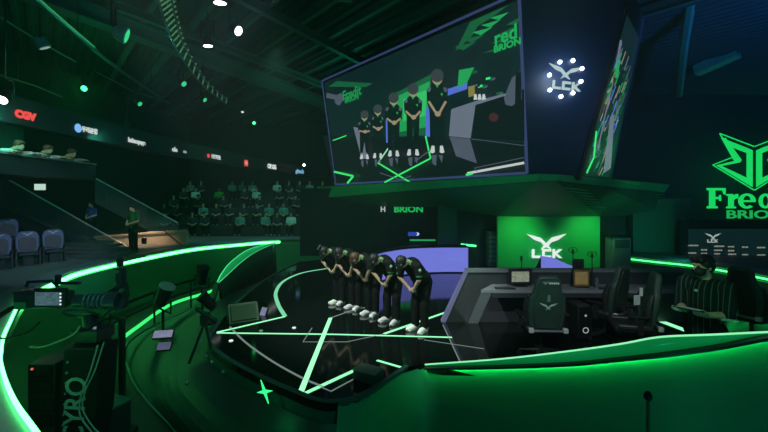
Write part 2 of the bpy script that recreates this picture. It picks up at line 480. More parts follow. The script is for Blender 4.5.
line('thin grey outline on the floor left of the bowing row', g((312, 328), (303, 342), (347, 342), (384, 334)), .018, LEDPALE)
line('thin grey line on the floor under the corner of the desk', g((424, 340), (484, 349)), .015, LEDPALE)
line('thin grey line crossing the floor toward the front wall', g((443, 325), (461, 364)), .018, LEDPALE)
line('green floor line glowing under the dark chairs by the barrier', g((628, 309), (655, 319), (692, 333)), .14, LEDS)
# small studs on the floor
for (x, y, lab) in [(294, 328, 'white floor stud beyond the long crosswise light line'), (261, 331, 'green floor stud near the left tip of the star'), (231, 341, 'white floor stud just in front of the left star tip')]:
    q = MB(); q.lathe([(.035, 0), (.035, .012), (.02, .02)], Matrix.Translation(G(x, y))); tag(q.build('floor_stud', emis('stud_green', (.1, .5, .2), .6) if 'green' in lab else WHITEGLOW), lab, 'floor light')
# x-shaped glow standing in for a star flare on the rim, little box at the rim
xm = P(265, 391.5, 5.02); q = MB(); Mx = frame(xm, (1, -.62, 0), (0, 0, 1))
for a in (18, -62):
    c, s_ = math.cos(math.radians(a)), math.sin(math.radians(a)); d = V((c, s_)); n_ = V((-s_, c)) * .025
    q.prism([tuple(d * -.15), tuple(n_), tuple(d * .15), tuple(-n_)], Mx, .012)
tag(q.build('flare_glow', emis('x_flare', (.03, .8, .2), 1.6), smooth=False), 'small green x-shaped flare glow on the dark front rim of the stage', 'light')
lamp('POINT', xm + V((-.12, -.14, .05)), (.03, 1, .25), 1.2, radius=.02)  # added point light for the glow around the flare shape
fm = thing('monitor_box', 'low black box with a grey lid on the front stage edge', 'box', G(368, 380), -.55)
q = MB(); q.box((0, 0, .07), (.34, .22, .14)); q.build('case', BLACK, fm, bevel=.01, local=True)
q = MB(); q.box((0, 0, .147), (.36, .24, .014)); q.build('lid', mat('box_lid', (.12, .14, .14), .4), fm, local=True)
# partition at the back left: glowing crescent over a dark curved wall and its grey end post
co = [(275, 242.6, 19.6), (250, 249, 17.6), (232, 261, 15.6), (222, 273, 13.8), (217, 283, 12.4)]
ci = [(275, 243.4, 19.6), (256, 252, 17.6), (241, 262.5, 15.6), (229, 273.5, 13.8), (218.5, 283, 12.4)]
CO, CI = spline([P(*c) for c in co], 6), spline([P(*c) for c in ci], 6)
t = thing('curved_fin', 'curved green glowing fin joining the ring wall to the stage at left', 'partition', (CO[-1].x, CO[-1].y, -1.2))
m = MB(); m.loft(CO, CI); m.build('glowing_panel', mat('fin_acrylic', (.01, .35, .12), .3, emit=(.01, .40, .11), strength=.5), t, solid=.02)
m = MB(); m.tube(CO, .02, 6); m.tube(CI, .012, 6); m.build('lit_edge', emis('fin_edge', (.08, 1, .3), 1.0), t)
m = MB(); m.loft(CI, [V((p.x + .1, p.y, -1.2)) for p in CI]); m.build('wall_panel', mat('fin_wall', (.006, .02, .018), .4), t, solid=.03)
a, b = P(217.5, 283, 12.3), P(208, 314, 12.3)
m = MB(); m.tube([a, b], .1, 4); m.build('end_post', GREYMETAL, t, smooth=False)

# ================================================================== HANGING SCREEN BLOCK
FRAMEM = mat('screen_frame', (.02, .022, .03), .5)
BASEPIC = emis('screen_dark', (.004, .016, .018), 1, .3)


def pic(n, c, s=1.0): return emis('screen_' + n, c, s)


def plane3(a, b, c):
    return a, (b - a).cross(c - a).normalized()


B0, B1, T1 = P(336, 184.5, 17.6), P(527, 173, 10.4), P(519, -7, 10.25)
o_, n_ = plane3(B0, B1, T1)
if n_.y > 0: n_ = -n_
T0 = on_plane(322, 81, o_, n_)
scr = thing('led_screen', 'giant hanging screen showing the five bowing players on the stage floor', 'screen', B0)
m = MB(); m.slab([B0, B1, T1, T0], -n_ * .35); m.build('cabinet', FRAMEM, scr, smooth=False)
m = MB()
for a, b in ((B0, B1), (B1, T1), (T1, T0), (T0, B0)): m.tube([a, b], .045, 4)
m.build('frame', emis('screen_edge_glow', (.030, .045, .13), 1), scr, smooth=False)


class Pic:
    """pixels of one LED picture: flat shapes stacked by a hair on the screen's own face"""
    def __init__(s, o, n): s.o, s.n, s.mb, s.mats, s.l = o, n, MB(), [], 0

    def poly(s, pts, mt):
        s.l += 1; q = [on_plane(x, y, s.o + s.n * (.004 * s.l), s.n) for x, y in pts]
        if mt not in s.mats: s.mats.append(mt)
        nn = sum(((q[i] - q[0]).cross(q[(i + 1) % len(q)] - q[0]) for i in range(len(q))), V())
        if nn.dot(s.n) < 0: q = q[::-1]
        s.mb.add(q, [list(range(len(q)))], s.mats.index(mt))

    def line(s, pts, w_, mt):
        for (x0, y0), (x1, y1) in zip(pts, pts[1:]):
            d = V((x1 - x0, y1 - y0)).normalized(); n = V((-d.y, d.x)) * w_ / 2
            s.poly([(x0 + n.x, y0 + n.y), (x1 + n.x, y1 + n.y), (x1 - n.x, y1 - n.y), (x0 - n.x, y0 - n.y)], mt)

    def disc(s, x, y, rx, ry, mt, n=12): s.poly([(x + rx * math.cos(2 * PI * i / n), y + ry * math.sin(2 * PI * i / n)) for i in range(n)], mt)

    def done(s, parent, name='picture'): return s.mb.build(name, s.mats, parent, smooth=False)


C = Pic(o_, n_)
sk, sg, sb = pic('skin', (.30, .25, .15)), pic('green', (.015, .34, .09)), pic('black', (.003, .008, .009))
sw, sgr, sdk = pic('white', (.52, .58, .58)), pic('grey', (.13, .16, .21)), pic('deep_green', (.008, .11, .04))
slit, sbl, smint = pic('lime', (.04, .85, .18)), pic('blue', (.08, .16, .60)), pic('mint', (.30, .85, .48))
shair, sgrey2 = pic('hair', (.035, .045, .05)), pic('grey_floor', (.07, .09, .125))
c_ = lambda x, y: (320 + x / 3.6, 70 + y / 3.6)               # the picture's own drawing grid
def cp(pts): return [c_(*p) for p in pts]
C.poly([(324, 83), (518, 0), (526, 172), (337, 183)], BASEPIC)
C.poly(cp([(10, 235), (350, 245), (735, 262), (738, 365), (50, 405)]), sb)
C.poly(cp([(30, 60), (60, 40), (190, 48), (165, 62)]), sdk)
C.poly(cp([(24, 82), (60, 90), (76, 82), (88, 100), (70, 128), (56, 122), (52, 106), (22, 100)]), sgrey2)
for i in range(4): C.poly(cp([(330 + i * 30 + 250, -60 - i * 34), (430 + i * 22 + 230, -86 - i * 36), (400 + i * 26 + 230, -68 - i * 32)]), sdk)
C.poly(cp([(262, 88), (400, 15), (396, 235), (264, 240)]), sdk)
C.poly(cp([(275, 96), (395, 40), (390, 205), (275, 225)]), sg)
C.poly(cp([(300, 105), (385, 70), (380, 165), (300, 185)]), pic('green_hot', (.03, .52, .13)))
C.poly(cp([(236, 140), (262, 118), (262, 262), (238, 262)]), sbl)
C.poly(cp([(380, 140), (398, 130), (398, 240), (380, 240)]), sbl)
C.poly(cp([(455, 70), (530, 45), (530, 68), (455, 94)]), sbl)
C.poly(cp([(500, 0), (555, -10), (530, 45), (495, 65)]), sg)
for i in range(14):
    x = 550 + (i * 37) % 120; y = 5 + (i * 53) % 80
    C.poly(cp([(x, y), (x + 16, y - 4), (x + 16, y + 4), (x, y + 9)]), [sdk, sgrey2, sb, slit][i % 4])
C.poly(cp([(470, 148), (555, 128), (660, 96), (668, 84), (560, 112), (475, 140)]), sgr)
C.poly(cp([(472, 146), (560, 126), (542, 246), (464, 238)]), sgr)
C.poly(cp([(466, 240), (540, 248), (565, 336), (490, 310)]), sgrey2)
C.poly(cp([(560, 126), (662, 94), (735, 70), (736, 255), (545, 245)]), sb)
C.poly(cp([(662, 100), (690, 30), (722, 0), (726, 105), (690, 130), (668, 125)]), sgrey2)
C.poly(cp([(704, 10), (724, 5), (724, 130), (702, 130)]), sb)
C.poly(cp([(533, 60), (556, 55), (558, 92), (535, 98)]), pic('amber', (.22, .20, .05)))
for i in range(3): C.poly(cp([(555 + i * 15, 88), (563 + i * 15, 86), (567 + i * 15, 106), (553 + i * 15, 108)]), sw)
C.disc(*c_(625, 170), 5, 4.5, pic('dull_red', (.05, .018, .02)))
C.poly(cp([(120, 205), (150, 210), (175, 320), (150, 320)]), sgr)
for pts, w_, mt in [([(50, 366), (120, 382), (98, 408)], 2, slit), ([(208, 334), (330, 408)], 1.6, slit), ([(232, 405), (398, 318), (380, 238)], 1.6, slit), ([(212, 330), (255, 268)], 1.2, smint), ([(215, 370), (290, 395), (330, 380)], .8, sgrey2), ([(530, 372), (735, 334)], 2.4, sw), ([(525, 378), (550, 372)], 2.4, slit), ([(560, 352), (735, 315)], .8, sgrey2), ([(555, 350), (566, 366)], .8, sgrey2), ([(340, 330), (395, 290)], 1, sgrey2), ([(545, 248), (735, 272)], .6, sgrey2), ([(46, 254), (95, 236)], 1, slit)]:
    C.line(cp(pts), w_, mt)
# the five players: (head x, y, shoulder half width, hands y, hip y, feet y, scale)
for hx, hy, sx, hy2, fy, sc in [(160, 160, 26, 222, 312, .8), (208, 140, 24, 212, 308, .85), (265, 100, 34, 190, 300, 1), (335, 68, 36, 170, 296, 1.08), (422, 20, 42, 158, 285, 1.25)]:
    C.poly(cp([(hx - sx * .92, hy + 42 * sc), (hx - 12, hy + 22 * sc), (hx + 12, hy + 22 * sc), (hx + sx * .92, hy + 42 * sc), (hx + sx * .86, hy + 78 * sc), (hx + sx * .66, hy2 - 8), (hx + sx * .55, fy - 15), (hx + 5, fy - 14), (hx, hy2 + 36), (hx - 6, fy - 14), (hx - sx * .6, fy - 14), (hx - sx * .66, hy2 - 8), (hx - sx * .86, hy + 78 * sc)]), sb)
    for e in (-1, 1):
        C.line(cp([(hx + e * sx * .74, hy + 74 * sc), (hx + 4 * e + 2, hy2)]), 1.9 * sc, sk)
        C.poly(cp([(hx + e * 12 * sc - 4 * sc, fy - 10 * sc), (hx + e * 12 * sc + 4 * sc, fy - 10 * sc), (hx + e * 14 * sc + 7 * sc, fy + 9 * sc), (hx + e * 14 * sc, fy + 12 * sc), (hx + e * 14 * sc - 7 * sc, fy + 9 * sc)]), sw)
        C.poly(cp([(hx + e * sx * .8, hy + 36 * sc), (hx + e * sx * .5, hy + 33 * sc), (hx + e * sx * .6, hy + 46 * sc), (hx + e * sx * .86, hy + 48 * sc)]), sgrey2)
    C.poly(cp([(hx - 7 * sc, hy + 24 * sc), (hx + 7 * sc, hy + 24 * sc), (hx, hy + 36 * sc)]), sg)
    C.poly(cp([(hx + 8 * sc, hy + 52 * sc), (hx + 16 * sc, hy + 50 * sc), (hx + 15 * sc, hy + 60 * sc)]), sg)
    C.poly(cp([(hx - sx * .5, fy + 18 * sc), (hx - 2, fy + 16 * sc), (hx - 4, fy + 48 * sc), (hx - sx * .4, fy + 42 * sc)]), sgrey2); C.poly(cp([(hx + 4, fy + 16 * sc), (hx + sx * .5, fy + 18 * sc), (hx + sx * .4, fy + 40 * sc)]), sgrey2)
    C.disc(*c_(hx, hy + 9 * sc), 4.2 * sc, 5 * sc, sk); C.disc(*c_(hx, hy), 5.3 * sc, 5.4 * sc, shair)
    C.disc(*c_(hx + 2, hy2), 2.4 * sc, 2.2 * sc, sk)
# crowning graphics and the title on the picture
def sp(o, n, x, y, up=1):
    a = on_plane(x, y, o, n); b = on_plane(x + 10, y, o, n); return a


C.poly([(455, 52), (470, 22), (508, 5), (494, 16), (478, 26), (472, 36)], sdk)
for i in range(5):
    C.poly([(490 - i * 9, 18 + i * 7.2), (509 - i * 8, 12 + i * 7.4), (499 - i * 9, 20 + i * 7.6)], sg if i < 3 else sdk)
C.done(scr)
ux = (B1 - B0).normalized(); uy = (T1 - B1).normalized()
def face(px, py, k): return frame(on_plane(px, py, o_ + n_ * k, n_), ux, uy)
tm = MB(); tm.text('red', face(505.5, 35.5, .06), .52, .003, .012); tm.text('BRION', face(507, 45.5, .06), .24, .003, .01, squeeze=1.15)

tm.build('title_letters', emis('title_green', (.012, .38, .09), 1), scr, smooth=False)
tm = MB(); tm.text('Fredit', face(351.5, 93.5, .06), .55, .003, .012); tm.text('BRION', face(351.5, 98.5, .06), .33, .003, .012); tm.build('far_title', emis('title_dim', (.012, .28, .07), 1), scr, smooth=False)

# the corner panel with the league mark, and the side screen
B2 = P(578, 178.5, 10.4); T2 = P(630, -12, 12.4)
o2, n2 = plane3(B1, B2, T1)
if n2.y > 0: n2 = -n2
T2 = on_plane(632, -12, o2, n2)
pan = thing('corner_panel', 'dark blue corner panel beside the giant screen carrying a white bird emblem', 'panel', B1)
q = MB(); q.slab([B1 + n2 * .02, B2, T2, T1], -n2 * .3); q.build('board', mat('corner_blue', (.010, .03, .12), .5), pan, smooth=False)
u2 = (B2 - B1).normalized(); v2 = V((0, 0, 1))
def f2(px, py, k=.02): return frame(on_plane(px, py, o2 + n2 * k, n2), u2, v2)
BIRD = [(-1.05, .62), (-.32, .30), (0, -.12), (.32, .30), (1.05, .62), (.62, .14), (.26, -.02), (.13, -.28), (.30, -.62), (0, -.42), (-.30, -.62), (-.13, -.28), (-.26, -.02), (-.62, .14)]
def bird(mb, M, s, d=.02):
    s_ = s; M = M @ Matrix.Diagonal((1, .70, 1, 1))
    L = [(-1.05, .62), (-.30, .33), (.0, -.10), (-.10, -.30), (-.26, -.02), (-.62, .16)]
    mb.prism([(x * s, y * s) for x, y in L], M, d); mb.prism([(-x * s, y * s) for x, y in L], M, d)
    mb.prism([(x * s, y * s) for x, y in [(0, -.10), (.13, -.28), (.28, -.58), (0, -.38), (-.28, -.58), (-.13, -.28)]], M, d)
def lck(mb, M, s, d=.02):
    for pl in ([(-1, .3), (-.84, .3), (-.84, -.14), (-.38, -.14), (-.38, -.3), (-1, -.3)], [(-.3, .3), (.3, .3), (.3, .14), (-.14, .14), (-.14, -.14), (.3, -.14), (.3, -.3), (-.3, -.3)], [(.4, .3), (.56, .3), (.56, -.3), (.4, -.3)], [(.56, .08), (.84, .3), (1.05, .3), (.70, .0), (1.05, -.3), (.84, -.3), (.56, -.08)]):
        mb.prism([(x * s, y * s) for x, y in pl], M, d)
q = MB(); bird(q, f2(565.5, 72.5), .43, .04); lck(q, f2(566, 86), .36, .04)
q.build('emblem', emis('emblem_soft', (.42, .56, .56), 1), pan, smooth=False)
for k, (x, y) in enumerate([(549.5, 75), (560, 62), (573, 60.5), (582, 68.5), (581, 81.5), (573, 93), (561, 96.5), (550, 90)]):
    q = MB(); a_ = on_plane(x, y, o2 + n2 * .06, n2); q.ball(a_, .048); b_ = q.build('bulb', emis('bulb_white', (.9, 1, .95), 9), pan)
lamp('POINT', on_plane(566, 70, o2 + n2 * .6, n2), (.75, .95, 1), 16, radius=.05)

B3 = P(612, 179, 17.2)
o3, n3 = plane3(B2, B3, T2 + V((.0, 0, 0)))
if n3.y > 0: n3 = -n3
T3 = on_plane(643, 18, o3, n3)
sid = thing('side_screen', 'narrow angled screen on the right side of the hanging block, showing coloured streaks', 'screen', B2)
q = MB(); q.slab([B2, B3, T3, T2], -n3 * .3); q.build('cabinet', FRAMEM, sid, smooth=False)
q = MB()
for a, b in ((B2, B3), (B2, T2), (B3, T3)): q.tube([a, b], .06, 4)
q.build('frame', FRAMEM, sid, smooth=False)
D = Pic(o3, n3)
D.poly([(584, 176), (609, 177.5), (640, 40), (625, 10)], BASEPIC)
rr = random.Random(4)
def lerp_side(u, v): return (584 + u * 25 + v * (40 - u * 10), 176 - v * (150 - 20 * u))
for i in range(120):
    u, v = rr.random() * .85, rr.random() * .8; h_ = .03 + rr.random() * .09
    mt = [sgrey2, sgr, sdk, sdk, sg, sbl, sb, sgrey2, sk][rr.randrange(9)]
    a, b = lerp_side(u, v), lerp_side(min(1, u + .06), v + h_)
    D.line([a, b], .8, mt)
D.line([lerp_side(.02, .30), lerp_side(.20, .13), lerp_side(.08, .02)], 1.6, slit)
D.poly([lerp_side(.45, .42), lerp_side(.62, .45), lerp_side(1.0, .06), lerp_side(.75, .02)], sgr)
D.line([(616, 70), (621, 40)], 2.2, sgr); D.line([(616, 78), (619, 60)], 3, sg)
D.line([(598, 150), (604, 120), (613, 82)], 1.2, sgr)
D.done(sid)

# canopy wedge under the screens
CANM = mat('canopy_green', (.015, .13, .085), .6); CANE = mat('canopy_edge', (.03, .50, .24), .5)
ft = [P(318, 187, 18.2), P(430, 181, 12.6), P(538, 174, 9.6), P(556, 174.5, 9.8), P(605, 178.5, 11.8), P(669, 184.5, 14.8)]
fb = [P(314, 198.5, 18.2), P(430, 189, 12.6), P(538, 181, 9.6), P(556, 180.5, 9.8), P(604, 186, 11.8), P(664, 192, 14.8)]
bk = [P(345, 206, 19), P(440, 207, 15), P(497, 216, 14.2), P(520, 216.2, 14.2), P(600, 216.5, 14.3), P(663, 213, 15.2)]
can = thing('canopy', 'wide green wedge shaped canopy hanging low under the giant screen', 'canopy', ft[2])
q = MB(); q.loft(ft, fb); q.build('front_edge', CANE, can, solid=.05, smooth=False)
q = MB(); q.loft(fb, bk)
q.build('underside', CANM, can, solid=.03, smooth=False)
q = MB(); q.slab([fb[4], fb[5], bk[5], bk[5].lerp(bk[4], .92)], (0, .04, 0)); q.build('wing_face', CANM, can, smooth=False)
q = MB(); q.loft(ft, [p + V((.3, 2.5, 0)) for p in ft]); q.build('top_deck', CANM, can, solid=.03, smooth=False)
for i in range(8):
    t_ = i / 7; a = fb[5].lerp(bk[5], t_ * .95); b = a + (fb[4] - fb[5]) * .13
    q = MB(); q.tube([a + V((0, -.03, 0)), b + V((0, -.03, 0))], .02, 4); q.build('rib', CANE, can, smooth=False)
for i in range(7):
    a = fb[3].lerp(bk[4], .15 + i * .08); q = MB(); q.tube([a + V((0, -.03, 0)), a + V((.7, .25, -.06))], .018, 4); q.build('rib', CANE, can, smooth=False)
lamp('SPOT', (2.6, 8.6, .35), (.03, 1, .5), 60, (2.3, 12.2, 2.9), 120, 1)  # added uplight hidden behind the desk to brighten the canopy
lamp('SPOT', (-1.5, 12.5, .5), (.03, 1, .4), 60, (-1.2, 15.5, 2.8), 110, 1)

# ================================================================== BACK OF THE STAGE
# league backdrop under the canopy
bx0, bx1, BY = P(497.5, 0, 14.2).x, P(600, 0, 14.2).x, 14.2
bd = thing('backdrop', 'bright green backdrop wall with a white bird emblem under the canopy', 'backdrop', ((bx0 + bx1) / 2, BY, 0))
q = MB(); q.box(((bx0 + bx1) / 2, BY + .06, 1.25), (bx1 - bx0, .12, 2.5)); q.build('wall_board', mat('backdrop_green', (.02, .62, .15), .6, var=.05, scale=1), bd, smooth=False)
def fb_(px, py, k=.0): p = P(px, py, BY - k); return frame(p, (1, 0, 0), (0, 0, 1))
q = MB(); bird(q, fb_(546, 242, .05), .67, .04); q.build('bird_emblem', emis('emblem_white', (.85, .95, .9), .95), bd, smooth=False)
q = MB(); lck(q, fb_(546.5, 253.5, .05), .52, .04); q.build('letters', emis('emblem_white', (.85, .95, .9), .95), bd, smooth=False)
lamp('SPOT', (bx0 + .8, BY - 1.5, 2.0), (.25, 1, .35), 75, (bx0 + .75, BY, .95), 82, 1)
lamp('SPOT', (bx1 - .5, BY - 1.5, 2.0), (.25, 1, .35), 75, (bx1 - .5, BY, .95), 82, 1)
# partitions left and right of the backdrop
PG = mat('pillar_green', (.015, .13, .085), .6); PD = mat('pillar_dark', (.012, .03, .032), .6)
def block(x0, x1, Y, z0, z1, d, mt, nm='trim_wall'):
    a, b = P(x0, 0, Y).x, P(x1, 0, Y).x; q = MB(); q.box(((a + b) / 2, Y + d / 2, (z0 + z1) / 2), (b - a, d, z1 - z0)); return struct(q.build(nm, mt, smooth=False))
block(439, 457, 14.6, 0, 2.9, .4, PG, 'pillar'); block(457, 483, 14.9, 0, 2.9, .3, PD, 'wall_recess'); block(483, 497, 15.2, 0, 2.9, .3, mat('recess', (.02, .03, .032), .5), 'wall_recess')
block(600, 608, 14.6, 0, 2.6, .4, PD, 'pillar'); block(608, 633, 14.9, 0, 2.6, .3, mat('door_dark', (.03, .035, .04), .5), 'door_1')
block(633, 691, 14.6, 0, 2.45, .3, mat('partition_green', (.012, .16, .10), .6), 'wall_partition'); block(691, 830, 14.9, 0, 1.5, .3, PD, 'wall_partition')
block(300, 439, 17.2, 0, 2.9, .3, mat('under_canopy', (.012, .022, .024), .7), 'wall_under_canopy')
t = thing('cabinet', 'grey box cabinet standing against the dark door right of the green backdrop', 'cabinet', (P(617, 0, 13.95).x, 13.9, 0))
q = MB(); q.box((0, 0, .55), (.62, .5, 1.1)); q.build('body', mat('cabinet_grey', (.20, .23, .25), .5), t, local=True, bevel=.02)
q = MB(); q.box((0, -.26, .9), (.5, .02, .28)); q.build('door_panel', mat('cabinet_dark', (.05, .06, .065), .4), t, local=True)
q = MB(); q.box((0, 0, 1.14), (.72, .56, .06)); q.build('top', BLACK, t, local=True)
q = MB(); a, b = P(461, 244.5, 14.86), P(476, 246, 14.86); q.tube([a, b], .035, 6)
tag(q.build('light_bar', emis('bar_green', (.08, 1, .3), 3)), 'short bright green light bar on the dark wall left of the backdrop', 'light')
# small blind-like grey stack in the recess
t = thing('rack', 'tall grey equipment rack in the dark gap left of the green backdrop', 'rack', (P(491, 0, 14.8).x, 14.7, 0))
q = MB(); q.box((0, 0, .62), (.34, .4, 1.24)); q.build('case', mat('rack_grey', (.09, .10, .11), .4), t, local=True)
for i in range(6): q = MB(); q.box((0, -.21, .2 + i * .17), (.28, .02, .11)); q.build('drawer', mat('rack_light', (.22, .24, .26), .35), t, local=True)
# little signs under the canopy at left
q = MB(); q.text('BRION', frame(P(408.5, 209.5, 16.9), (1, 0, 0), (0, 0, 1)), .36, .01, .012, squeeze=1.15); tag(q.build('team_sign', emis('brion_small', (.01, .45, .09), 1), smooth=False), 'small green BRION letters glowing under the left of the canopy', 'sign')
q = MB(); q.text('H', frame(P(383, 209.5, 16.9), (1, 0, 0), (0, 0, 1)), .3, .01, .01); tag(q.build('team_sign', emis('dim_white', (.4, .45, .45), 1), smooth=False), 'single white letter sign left of the small BRION sign', 'sign')
t = thing('info_screen', 'tiny blue screen with a white arrow beyond the lavender desk', 'screen', P(414, 236, 16.2))
q = MB(); q.box(P(413.5, 234, 16.2), (.44, .05, .16)); q.build('panel', emis('tiny_blue', (.02, .05, .35), 1), t)
q = MB(); q.prism([(-.05, .06), (.03, 0), (-.05, -.06), (.0, -.06), (.08, 0), (0, .06)], frame(P(417.5, 234, 16.15), (1, 0, 0), (0, 0, 1)), .01); q.build('arrow', WHITEGLOW, t, smooth=False)
q = MB(); c = P(413.5, 236, 16.22); q.cyl(V((c.x, 16.22, 0)), V((c.x, 16.22, .88)), .03); q.build('post', METAL, t)
t = thing('side_counter', 'low counter with a green lit edge beyond the lavender desk', 'counter', (P(422, 0, 16).x, 16, 0))
q = MB(); q.box((0, 0, .42), (1.0, .5, .84)); q.build('body', BLACK, t, local=True)
q = MB(); q.box((0, -.26, .82), (1.02, .03, .06)); q.build('lit_edge', emis('counter_green', (.01, .35, .08), 1), t, local=True)

# curved lavender desk front
LAV = emis('lavender_led', (.165, .19, .70), 1.0, .12, .8)
top = [(369, 262, 11.0), (377, 256.2, 11.5), (390, 251.2, 12.2), (410, 248.4, 12.85), (440, 247.4, 13.15), (468, 248.2, 13.15)]
tp = spline([V((P(x, 0, Y).x, Y, .83)) for x, y, Y in top], 6)
t = thing('curved_desk', 'curved low desk with a glowing lavender front behind the bowing players', 'desk', (tp[-1].x, tp[-1].y, 0))
q = MB(); q.loft(tp, [V((p.x, p.y, .04)) for p in tp]); q.build('front_screen', LAV, t, solid=.04)
q = MB(); q.loft([p + V((0, 0, .015)) for p in tp], [p + V((.05, .7, .015)) for p in tp]); q.build('desktop', mat('desk_dark', (.02, .022, .03), .3), t, solid=.03)
e = tp[-1]; q = MB(); q.slab([e + V((.02, 0, 0)), e + V((.42, .35, -.35)), V((e.x + .42, e.y + .35, 0)), V((e.x + .02, e.y, 0))], (.02, .04, 0)); q.build('end_panel', mat('end_blue', (.012, .018, .06), .4), t, smooth=False)
# its twin, mostly hidden, right of the emblem
t = thing('wedge_desk', 'lavender wedge shaped desk front standing before the green backdrop', 'desk', (P(558, 0, 13).x, 13, 0))
w_ = [P(541, 256, 13), P(552, 257.5, 13), P(578, 268.5, 13), V((P(578, 0, 13).x, 13, .0)), V((P(541, 0, 13).x, 13, .0))]
q = MB(); q.slab(w_, (0, .06, 0)); q.build('front_screen', LAV, t, smooth=False)
w2 = [P(541, 256, 12.98), P(533, 274, 12.9), V((P(533, 0, 12.9).x, 12.9, 0)), V((P(541, 0, 12.98).x, 12.98, 0))]
q = MB(); q.slab(w2, (.02, .06, 0)); q.build('end_panel', mat('end_blue', (.012, .018, .06), .4), t, smooth=False)

# sponsor board on the right
x0, x1, Y = P(689, 0, 13.8).x, P(815, 0, 13.8).x, 13.8
sbd = thing('sponsor_board', 'dark information board with a pale bird emblem and rows of small text', 'board', ((x0 + x1) / 2, Y, 0))
q = MB(); q.box(((x0 + x1) / 2, Y + .1, P(0, 251, Y).z), (x1 - x0 + .5, .12, 2.15)); q.build('surround', BLACK, sbd, smooth=False)
q = MB(); q.box(((x0 + x1) / 2, Y + .02, P(0, 252, Y).z), (x1 - x0, .05, 46 * Y / F)); q.build('panel', emis('board_glow', (.003, .013, .014), 1, .4, .5), sbd, smooth=False)
FR = lambda px, py: frame(P(px, py, Y - .02), (1, 0, 0), (0, 0, 1))
q = MB(); bird(q, FR(713, 236.5), .26, .01); lck(q, FR(712.5, 241), .18, .01); q.build('emblem', emis('pale_emblem', (.45, .55, .50), .8), sbd, smooth=False)
rows = ['SPONSORS', 'PARTNER', 'MATCHES', 'RESULT', 'STAGE', 'LEAGUE']
q = MB(); r_ = random.Random(3)
for rw, y in enumerate((245.5, 249.5, 253, 256.5, 260)):
    for cx_ in (693, 706, 719, 733, 747, 762, 777, 792):
        if r_.random() < .78:
            n = r_.randrange(3, 6); wd = .05
            for j in range(n): q.box(P(cx_ - 4 + j * 2.1, y + (cx_ - 693) * .03, Y - .02), (.055, .01, .035 + .02 * r_.random()))
q.build('text_rows', emis('row_text', (.26, .27, .22), .9), sbd, smooth=False)
q = MB()
for cx_, y in ((722, 262), (752, 262), (756, 259), (699, 258), (770, 258)): q.box(P(cx_, y, Y - .03), (.11, .01, .05))
q.build('orange_marks', emis('orange_mark', (.30, .10, .04), .8), sbd, smooth=False)

# big green team sign on the back wall
WY = 25.95
sg_ = thing('team_sign', 'huge glowing green team sign with a winged emblem over lettering on back wall', 'sign', P(755, 220, WY))
k = WY / F
def fw(px, py): return frame(P(px, py, WY), (1, 0, 0), (0, 0, 1))
X0, Y0 = 754, 161
def half(pts, s): return [((x * s) * k, -y * k) for x, y in pts]
q = MB(); Mw = fw(X0, Y0)
for s in (1, -1):
    # inner bold ribs (coordinates in photo pixels from the emblem's axis)
    for pl in ([(-2, -10.5), (-7.5, -13), (-7.5, 17), (-2, 19.5)], [(-2, -10.5), (-7.5, -13), (-33, -23), (-26, -15), (-7.5, -8)], [(-33, -23), (-29, -23), (-13, -1), (-20, 0), (-24, -7)], [(-13, -1), (-14.5, 1.5), (-33, 5), (-38, 4.4), (-20, 0)], [(-33, 5), (-38, 4.4), (-2, 26), (-2, 19.5), (-7.5, 17)]):
        q.prism(half(pl, s), Mw, .06)
    out = [(-0.4, -14.5), (-34.5, -27.5), (-21, -4), (-41.5, 4), (-.4, 29)]
    for (xa, ya), (xb, yb) in zip(out, out[1:]):
        d = V((xb - xa, yb - ya)).normalized(); n = V((-d.y, d.x)) * .45
        q.prism(half([(xa + n.x, ya + n.y), (xb + n.x, yb + n.y), (xb - n.x, yb - n.y), (xa - n.x, ya - n.y)], s), Mw, .05)
q.build('emblem', GREENGLOW, sg_, smooth=False)
q = MB(); S = 28.0
